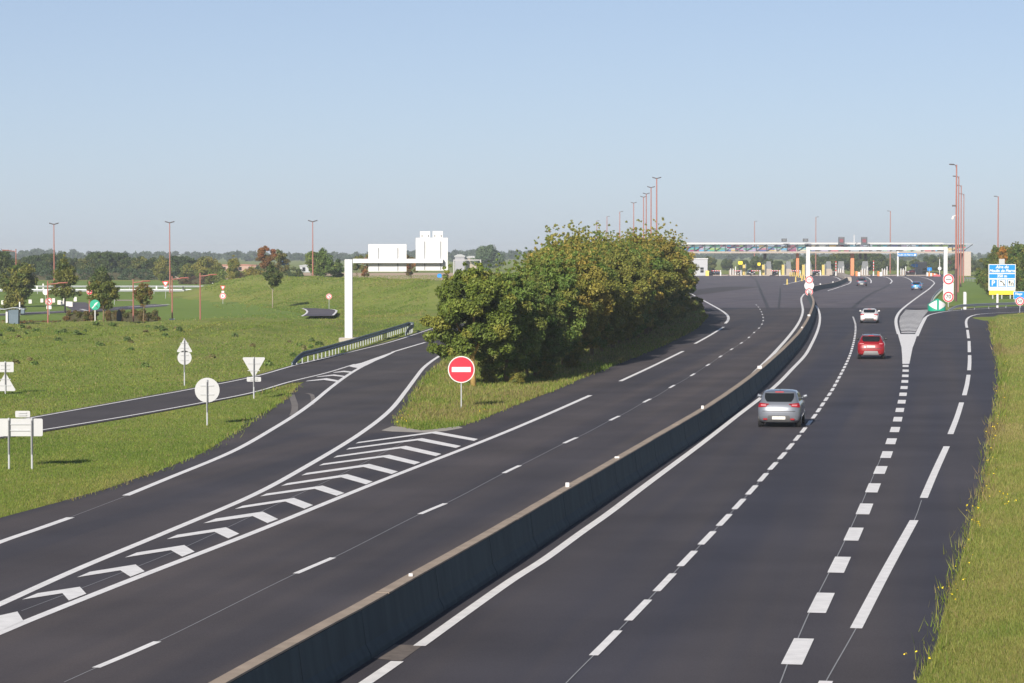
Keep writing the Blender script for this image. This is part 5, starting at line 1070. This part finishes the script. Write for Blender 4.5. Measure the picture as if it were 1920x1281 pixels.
# islands with pay posts
M_PAYY = mat('pay_yellow', (.55, .42, .12), .6, var=.05); M_SCR = mat('screen_mesh', (.17, .18, .19), .4, var=.2, vscale=8)
isl = [(1372, False), (1394, True), (1430, True), (1467, True), (1505, True), (1542, True), (1573, False), (1618, False), (1655, False), (1690, False)]
nth = ['grey', 'first yellow', 'second yellow', 'third yellow', 'fourth yellow', 'fifth yellow']
desc = {1372: 'low toll island with thin grey posts left of the yellow pay posts', 1394: 'toll island with a yellow pay post and a big yellow sign above', 1430: 'toll island whose yellow pay post stands right of the middle black car', 1467: 'toll island with yellow pay post just left of the yellow bollards', 1505: 'toll island with yellow pay post beside the portal column', 1542: 'toll island with yellow pay post right of the portal column', 1573: 'toll island with a raised striped barrier arm left of the orange pylon', 1618: 'toll island with crash cushion right of the orange pylon', 1655: 'toll island with crash cushion before the tall dark trees', 1690: 'toll island at the foot of the blue destination panel'}
for i, (x, yel) in enumerate(isl):
    d = DP+2; t2 = thing('toll_island', desc[x], 'toll island', (plx(x, d), d, 0), 0, 'islands between the toll lanes')
    q = MB(); q.box((.4, 1, .08), (2.6, 9, .3), 0, .05); q.build('kerb', M_CREAM, t2)
    if yel:
        q = MB(); q.box((-.1, -2.5, 1.6), (.75, .7, 3.2), 0, .05); q.build('pay_post', M_PAYY, t2); q = MB(); q.box((.38, -2.4, 1.75), (.22, .5, 3.4)); q.build('pole', M_GALV, t2)
        if i > 1:
            q = MB(); q.prism([(.7, .2), (2.6, .2), (2.6, 1.7), (2.2, 2.0), (.9, 2.0), (.7, 1.7)], -1.5, -.4); q.build('shelter_base', M_CREAM, t2)
            q = MB(); q.prism([(.7, 2.0), (2.4, 2.0), (2.2, 4.2), (1.0, 4.2)], -1.4, -.6); q.build('glass_screen', M_SCR, t2)
    else:
        q = MB(); q.box((.3, -1, .9), (2.4 if i < 8 else 1.6, .9, 1.6), 0, .12); q.build('shelter_base', M_CREAM, t2)
        for dx in (-.5, .2, .9): q = MB(); q.box((dx, -2.2, 1.0), (.22, .25, 2.2 if dx < .5 else 3.4)); q.build('post', M_WHITE, t2)
        if i in (7, 6): q = MB(); q.prism([(-.7, 1.7), (1.5, 1.7), (1.2, 4.2), (-.3, 4.2)], -1.2, -.6); q.build('glass_screen', M_SCR, t2)
def signal_arm(label, x, yb, length, up):
    d = DP-1; t2 = thing('toll_barrier', label, 'barrier arm', (plx(x, d), d, 0), 0, 'barrier arms of the toll lanes'); q = MB(); q.box((0, 0, .45), (.35, .35, 1.1)); q.build('motor_box', M_WHITE, t2)
    n = 8
    for k_ in range(n):
        q = MB(); a, e = length*k_/n, length*(k_+1)/n
        if up: q.box((0, -.1, 1.0+(a+e)/2), (.20, .08, length/n))
        else: q.box((-(a+e)/2, -.1, 1.45), (length/n, .08, .20))
        q.build('stripe', M_RED if k_ % 2 else M_WHITE, t2)
    if not up: q = MB(); q.box((0, -.05, 1.2), (.2, .15, .8)); q.build('arm_post', M_WHITE, t2)
signal_arm('lowered striped arm in front of the black car by the toll office', 1351, 507, 2.6, False); signal_arm('lowered striped arm over the bonnet of the bright lamped black car', 1425, 507, 2.6, False); signal_arm('lowered striped arm between second and third yellow pay posts', 1462, 507, 2.6, False); signal_arm('lowered striped arm behind the yellow bollards', 1500, 507, 2.4, False); signal_arm('lowered striped arm right of the portal column', 1538, 507, 2.4, False); signal_arm('lowered striped arm by the pay post with a yellow sign', 1389, 507, 1.8, False)
signal_arm('raised striped arm left of the orange pylon', 1567, 507, 3.2, True); signal_arm('raised striped arm right of the tall dark trees', 1637.5, 507, 3.4, True)
for x, y, w_, h_, lab in [(1388, 493, 1.3, 1.0, 'big yellow sign above the left yellow pay post'), (1423, 495.5, .9, .9, 'small round yellow sign above the middle black car')]:
    t2 = thing('lane_sign', lab, 'lane sign', (plx(x, 752), 752, 0)); q = MB(); q.prism(rrect(w_, h_, .3, 0, plz(y, 752)), -.05, .05); q.build('plate', mat('bright_yellow', (.85, .68, .03), .5), t2); q = MB(); q.tube([(0, .1, -.1), (0, .1, plz(y, 752))], .06, 6); q.build('post', M_LAMP, t2)
for x, y, lab in [(1608, 517.5, 'orange and white crash cushion at the foot of the orange pylon'), (1649, 517.5, 'orange and white crash cushion below the raised arm'), ]:
    d = 742; t2 = thing('crash_cushion', lab, 'crash cushion', (plx(x, d), d, 0)); q = MB(); q.box((-.35, 0, .7), (.55, .8, 1.4), 0, .06); q.build('orange_block', mat('safety_orange', (.75, .22, .06), .6), t2); q = MB(); q.box((.35, .1, .6), (.75, .8, 1.2), 0, .06); q.build('white_block', M_WHITE, t2)
t2 = thing('crash_cushion', 'low row of red and white plastic barriers right of the toll lanes', 'crash cushion', (plx(1747, 740), 740, 0))
for i in range(6): q = MB(); q.box((-1.3+i*.52, 0, .55-.04*i), (.5, .6, 1.1-.08*i), 0, .05); q.build('block', MATS['safety_orange'] if i % 2 else M_WHITE, t2)
q = MB(); q.loft([[Vector((x_, y_, z_)) for y_, z_ in ((-.4, 0), (.4, 0), (.3, .5), (-.3, .5))] for x_ in (-1.0, 1.0)]); tag(q.build('kerb_wall', mat('red_white_kerb', (.45, .08, .10), .6, var=.3), loc=(plx(1756, 735), 735, 0)), 'dark red low block at the end of the plastic barriers', 'kerb block')
# blue destination panel on a post, small blue signs
t2 = thing('direction_sign', 'blue destination panel on a white post under the toll roof', 'road sign', (plx(1683, 745), 745, 0)); q = MB(); q.box((0, 0, plz(471, 745)/2), (.42, .42, plz(471, 745))); q.build('post', M_WHITE, t2)
kk_ = 745/4880; q = MB(); q.box((17*kk_, -.3, plz(477.7, 745)), (35*kk_, .15, 5.8*kk_)); pl = q.build('panel', M_BLUE, t2); text('Moulin de Pierre', .66, M_SIGNW, pl, (13*kk_, -.39, plz(477.9, 745)), bold=.02)
q = MB(); q.prism([(29*kk_, plz(479.6, 745)), (33.6*kk_, plz(479.6, 745)), (33.6*kk_, plz(477, 745)), (32*kk_, plz(475.6, 745)), (29.5*kk_, plz(477.5, 745))], -.42, -.38); q.build('white_arrow', M_SIGNW, pl)
t2 = face_sign('direction_sign', 'blue arrow sign left of the small grey booth', (plx(1716, 768), 768, 0), [plaque(2.9, 1.5, .95, m=M_BLUE)], 3.4, pr=.08); q = MB(); q.prism([(-1.5, 3.0), (-.7, 2.55), (-.7, 3.45)], -.05, -.03); q.build('arrow_tip', M_BLUE, t2)
face_sign('direction_sign', 'small blue sign on the right of the small grey booth', (plx(1742.5, 760), 760, 0), [plaque(1.9, 1.25, .95, m=M_BLUE)], 2.0, pr=.07)
face_sign('round_sign', 'round white sign far on the grass beyond the toll lanes', (plx(1690.5, 770), 770, 0), [white_disc(1.2, .5)], 1.4); face_sign('round_sign', 'round grey disc on a tall white pole by the portal leg', (plx(1761.5, 760), 760, 0), [white_disc(2.1, .52)], 6.4, pr=.12, post_m=M_WHITE); face_sign('no_turn_sign', 'round prohibition sign seen at a slant beyond the portal leg', (plx(1780.5, 770), 770, 0), [round_sign(3.9, .55, no_turn)], 4.3, pr=.06)
# yellow bollards by the left lanes
byb = [(1476, 533.5, 'outermost yellow bollard on the white line tip left of the portal column'), (1492, 529, 'second yellow bollard from the tip of the white line'), (1503.5, 527, 'yellow bollard touching the portal column')]
for i, (x, y) in enumerate([(1481.5, 518), (1485.5, 518), (1489, 518), (1493, 519), (1497, 520), (1501, 521), (1505, 522.5), (1508.5, 525)]): byb.append((x, y, 'yellow bollard in the curved cluster before the fourth toll lane'))
for x, y, lab in byb:
    g = G(x, y); q = MB(); q.tube([(0, 0, -.05), (0, 0, .12), (0, 0, .13), (0, 0, 1.1), (0, 0, 1.18)], [.28, .26, .17, .15, .08], 10); tag(q.build('yellow_bollard', M_PAYY, loc=(g.x, g.y, 0)), lab, 'bollard', 'yellow bollards')
q = MB(); q.ribbon([G(p.x, p.y) for p in catmull([(1469, 534), (1490, 529.5), (1510, 524.5)], 3)], .35, .022); tag(q.build('bollard_line', M_PAINT), kind='structure')
# rounded barrier end and pale kerb of the plaza centre
q = MB(); sweep(q, [(G(1590, 527).x, G(1590, 527).y), (G(1587, 522.5).x, G(1587, 522.5).y), (G(1572, 516.5).x, G(1572, 516.5).y), (G(1561, 513.5).x, G(1561, 513.5).y)], [(-.9, 0), (-.8, .9), (.8, .9), (.9, 0)]); tag(q.build('island_wall', M_CREAM), 'pale sloping concrete wall where the barrier ends at the toll', 'wall')
q = MB(); q.box((0, 0, .08), (plx(1765)-plx(1228), 1.2, .2)); tag(q.build('plaza_kerb', M_PINK, loc=((plx(1765)+plx(1228))/2, DP+6, 0)), kind='structure')
q = MB(); q.box((0, 0, .4), (12, 2, .9), 0, .2); tag(q.build('kerb_mound', M_PINK, loc=(plx(1725, 775), 775, 0)), 'pale pink raised kerb right of the toll lanes', 'kerb')

# ------------------------------------------------------------------ grass blades and flowers
def inside(px, py, poly):
    x = np.array([p[0] for p in poly]); y = np.array([p[1] for p in poly]); r_ = np.zeros(len(px), bool); j = len(x)-1
    for i in range(len(x)):
        c = ((y[i] > py) != (y[j] > py)) & (px < (x[j]-x[i])*(py-y[i])/(y[j]-y[i]+1e-12)+x[i]); r_ ^= c; j = i
    return r_
def scatter(n, seed, poly_px):
    R = np.random.default_rng(seed); P = np.array(poly_px, float); lo, hi = P.min(0), P.max(0); x = R.uniform(lo[0], hi[0], n*3); y = R.uniform(lo[1], hi[1], n*3); k = inside(x, y, poly_px); x, y = x[k][:n], y[k][:n]
    Z = np.zeros(len(x))
    for _ in range(5):
        ry = _f.y*FPX+_u.y*(CPY-y); rz_ = _f.z*FPX+_u.z*(CPY-y); t = (Z-CAM_H)/np.minimum(rz_, -1); X = (x-CPX)*t; Y = ry*t; Z = height(X, Y)
    k = ~(inside(X, Y, road) | inside(X, Y, ramp)); return X[k], Y[k], Z[k]
def patchy(X, Y):
    def vn(x, y):
        xi, yi = np.floor(x), np.floor(y); fx, fy = x-xi, y-yi; fx = fx*fx*(3-2*fx); fy = fy*fy*(3-2*fy)
        hsh = lambda a, b: np.modf(np.abs(np.sin(a*127.1+b*311.7)*43758.5453))[0]
        return (hsh(xi, yi)*(1-fx)+hsh(xi+1, yi)*fx)*(1-fy)+(hsh(xi, yi+1)*(1-fx)+hsh(xi+1, yi+1)*fx)*fy
    return np.clip((vn(X/1.1, Y/2.2)*.35+vn(X/3.1, Y/8)*.4+vn(X/9, Y/25)*.35-.25)*1.5, 0, 1)
def blades(name, sets, seed):
    R = np.random.default_rng(seed); vs = []; cs = []
    for (X, Y, Z), hh, ww, pal in sets:
        n = len(X); d = Y; a = R.uniform(0, 6.283, n); h = R.uniform(*hh, n)*(1+d/400); w_ = R.uniform(*ww, n)*np.maximum(1, d/70); lx = R.normal(size=n)*h*.35; ly = R.normal(size=n)*h*.35
        dx, dy = np.cos(a)*w_/2, np.sin(a)*w_/2
        vs.append(np.stack([np.stack([X-dx, Y-dy, Z-.02], -1), np.stack([X+dx, Y+dy, Z-.02], -1), np.stack([X+lx, Y+ly, Z+h], -1)], 1).reshape(-1, 3))
        P = np.array(pal); q_ = np.clip(patchy(X, Y)*len(P)*.7+R.random(n)*len(P)*.45, 0, len(P)-1).astype(int); c = P[q_]*R.uniform(.7, 1.25, n)[:, None]; o_ = R.random(n); c[o_ < .06] = np.array([.30, .23, .12])*R.uniform(.7, 1.2, ((o_ < .06).sum(), 1)); c[o_ > .88] *= np.array([.55, .68, .5]); cs.append(np.concatenate([c, np.ones((n, 1))], 1))
    V = np.concatenate(vs); n = len(V)//3; me = bpy.data.meshes.new(name); me.vertices.add(3*n); me.vertices.foreach_set('co', V.astype(np.float32).ravel()); me.loops.add(3*n); me.loops.foreach_set('vertex_index', np.arange(3*n, dtype=np.int32)); me.polygons.add(n)
    me.polygons.foreach_set('loop_start', np.arange(n, dtype=np.int32)*3); me.polygons.foreach_set('loop_total', np.full(n, 3, np.int32)); me.update(calc_edges=True); a = me.attributes.new('tint', 'FLOAT_COLOR', 'FACE'); a.data.foreach_set('color', np.concatenate(cs).astype(np.float32).ravel()); me.materials.append(leaf_mat('grass_leaf', .35)); return put(name, me)
GP = [(.098, .165, .021), (.138, .208, .028), (.18, .24, .037), (.235, .26, .052), (.285, .265, .08)]
GPR = [(.165, .235, .042), (.21, .258, .052), (.26, .275, .068), (.30, .28, .085), (.34, .28, .115)]
DRY = [(.26, .20, .09), (.20, .17, .06), (.15, .16, .05)]
PR = [(1725,1300)]+[(x-4, y) for x, y in R_EDGE[1:20]]+[(1930,582),(1930,1300)]
PLn = [(-10,990),(-10,818),(86,812),(250,785),(385,760),(480,741),(560,722),(540,745),(440,815),(380,850),(300,885),(200,920),(100,947)]
PLb = [(-10,842),(-10,600),(330,600),(480,590),(640,588),(800,560),(812,612),(655,658),(480,703),(360,727),(250,747),(60,781)]
PI = ISL_L[::-1]+[(745,804),(800,812),(900,792),(1033,740),(1150,690),(1232,657),(1300,625),(1330,594),(1312,570),(1200,600),(1000,650)]
tag(blades('grass_blades', [(scatter(150000, 1, PR), (.03, .11), (.010, .024), GPR), (scatter(50000, 7, [(1930,1300),(1930,590),(2350,590),(2350,1300)]), (.03, .11), (.010, .024), GPR), (scatter(40000, 8, [(-350,1060),(-350,610),(-10,610),(-10,990)]), (.03, .10), (.012, .03), GP), (scatter(60000, 11, [(380,560),(440,524),(600,518),(830,516),(800,590),(640,600),(480,575)]), (.025, .07), (.02, .045), GP), (scatter(60000, 2, PLn), (.02, .07), (.012, .026), GP), (scatter(60000, 3, PLb), (.025, .08), (.016, .04), GP), (scatter(60000, 4, PI), (.04, .14), (.014, .03), GP+DRY)], 5), kind='stuff', label='grass of the verges and banks', cat='grass')
# taller weeds and yellow flowers along the right edge
R = np.random.default_rng(9); ex = []; 
for (x, y), (x2, y2) in zip(R_EDGE[1:19], R_EDGE[2:20]):
    g1, g2 = G(x, y), G(x2, y2); L = (g2-g1).length
    for _ in range(int(L*26)):
        f = R.random(); ex.append((g1.x+(g2.x-g1.x)*f+R.normal()*.16+.05, g1.y+(g2.y-g1.y)*f))
ex = np.array(ex); E = (ex[:, 0], ex[:, 1], height(ex[:, 0], ex[:, 1]))
ei = []
for (x, y), (x2, y2) in list(zip(ISL_R[3:], ISL_R[4:]))[:14]+list(zip(PLn[5:], PLn[6:]))+list(zip(ISL_L, ISL_L[1:])):
    g1, g2 = G(x, y), G(x2, y2); L = (g2-g1).length
    for _ in range(int(L*16)):
        f = R.random(); ei.append((g1.x+(g2.x-g1.x)*f+R.normal()*.12-.05, g1.y+(g2.y-g1.y)*f+R.normal()*.1))
ei = np.array(ei); EI = (ei[:, 0], ei[:, 1], height(ei[:, 0], ei[:, 1]))
tag(blades('verge_weeds', [(E, (.08, .34), (.015, .035), GP+DRY[:2]), (EI, (.06, .22), (.02, .04), GP+DRY[1:])], 6), kind='stuff', label='weeds along the road edges', cat='weeds')
def flower_mesh():
    vs = []; R = random.Random(3); cl = []
    spots = [(1722,1262),(1790,1120),(1793,1128),(1785,1140),(1803,1085),(1800,1070),(1815,1040),(1822,1005),(1826,998),(1837,970),(1834,975),(1842,935),(1855,925),(1870,945),(1880,950),(1900,960),(1868,905),(1876,760),(1879,752),(1874,790),(1866,800),(1863,815),(1861,830),(1866,812),(1880,745),(1884,732),(1885,690),(1878,680),(1862,840),(1872,850),(1858,880),(905,782),(755,795),(760,790),(745,800)]
    for x, y in spots:
        g = gz(x, y)
        for _ in range(R.randint(2, 5)): cl.append((g.x+R.gauss(0, .16), g.y+R.gauss(0, .35), g.z+R.uniform(.16, .42), .035))
    return np_leaves('yellow_flowers', cl, len(cl)*3, .035, [(.80, .60, .02), (.72, .52, .02), (.60, .48, .03)], 15, up=1.0, aspect=1.1)
tag(put('yellow_flowers', flower_mesh()), kind='stuff', label='yellow ragwort flowers along the road edge', cat='flowers')
cl = []; R = random.Random(6)
for _ in range(75):
    x, y = R.choice([(R.uniform(540, 700), R.uniform(640, 700)), (R.uniform(0, 640), R.uniform(610, 690)), (R.uniform(0, 300), R.uniform(608, 640)), (R.uniform(100, 330), R.uniform(615, 650))]); g = gz(x, y)
    if inside(np.array([g.x]), np.array([g.y]), ramp)[0] or inside(np.array([g.x]), np.array([g.y]), road)[0]: continue
    cl.append((g.x, g.y, g.z+.10, R.uniform(.14, .34)))
tag(put('rough_weeds', np_leaves('rough_weeds', cl, 8000, .13, [(.08, .13, .03), (.10, .15, .04), (.065, .10, .03), (.14, .12, .05)], 17, up=.8)), kind='stuff', label='clumps of rough weeds on the bank', cat='weeds')

# ------------------------------------------------------------------ air
q = MB(); q.box((0, 4600, 12.0), (11000, 9600, 28.0)); hzo = q.build('haze', mat('unused_haze', (1, 1, 1), var=0)); hzo.data.materials.clear()
m = bpy.data.materials.new('haze_air'); m.use_nodes = True; n = m.node_tree.nodes; n.remove(n['Principled BSDF']); v = n.new('ShaderNodeVolumePrincipled'); v.inputs['Color'].default_value = (.84, .92, 1.0, 1); v.inputs['Density'].default_value = 0.0002; v.inputs['Anisotropy'].default_value = 0.0
m.node_tree.links.new(v.outputs[0], n['Material Output'].inputs['Volume']); hzo.data.materials.append(m); tag(hzo, kind='stuff')
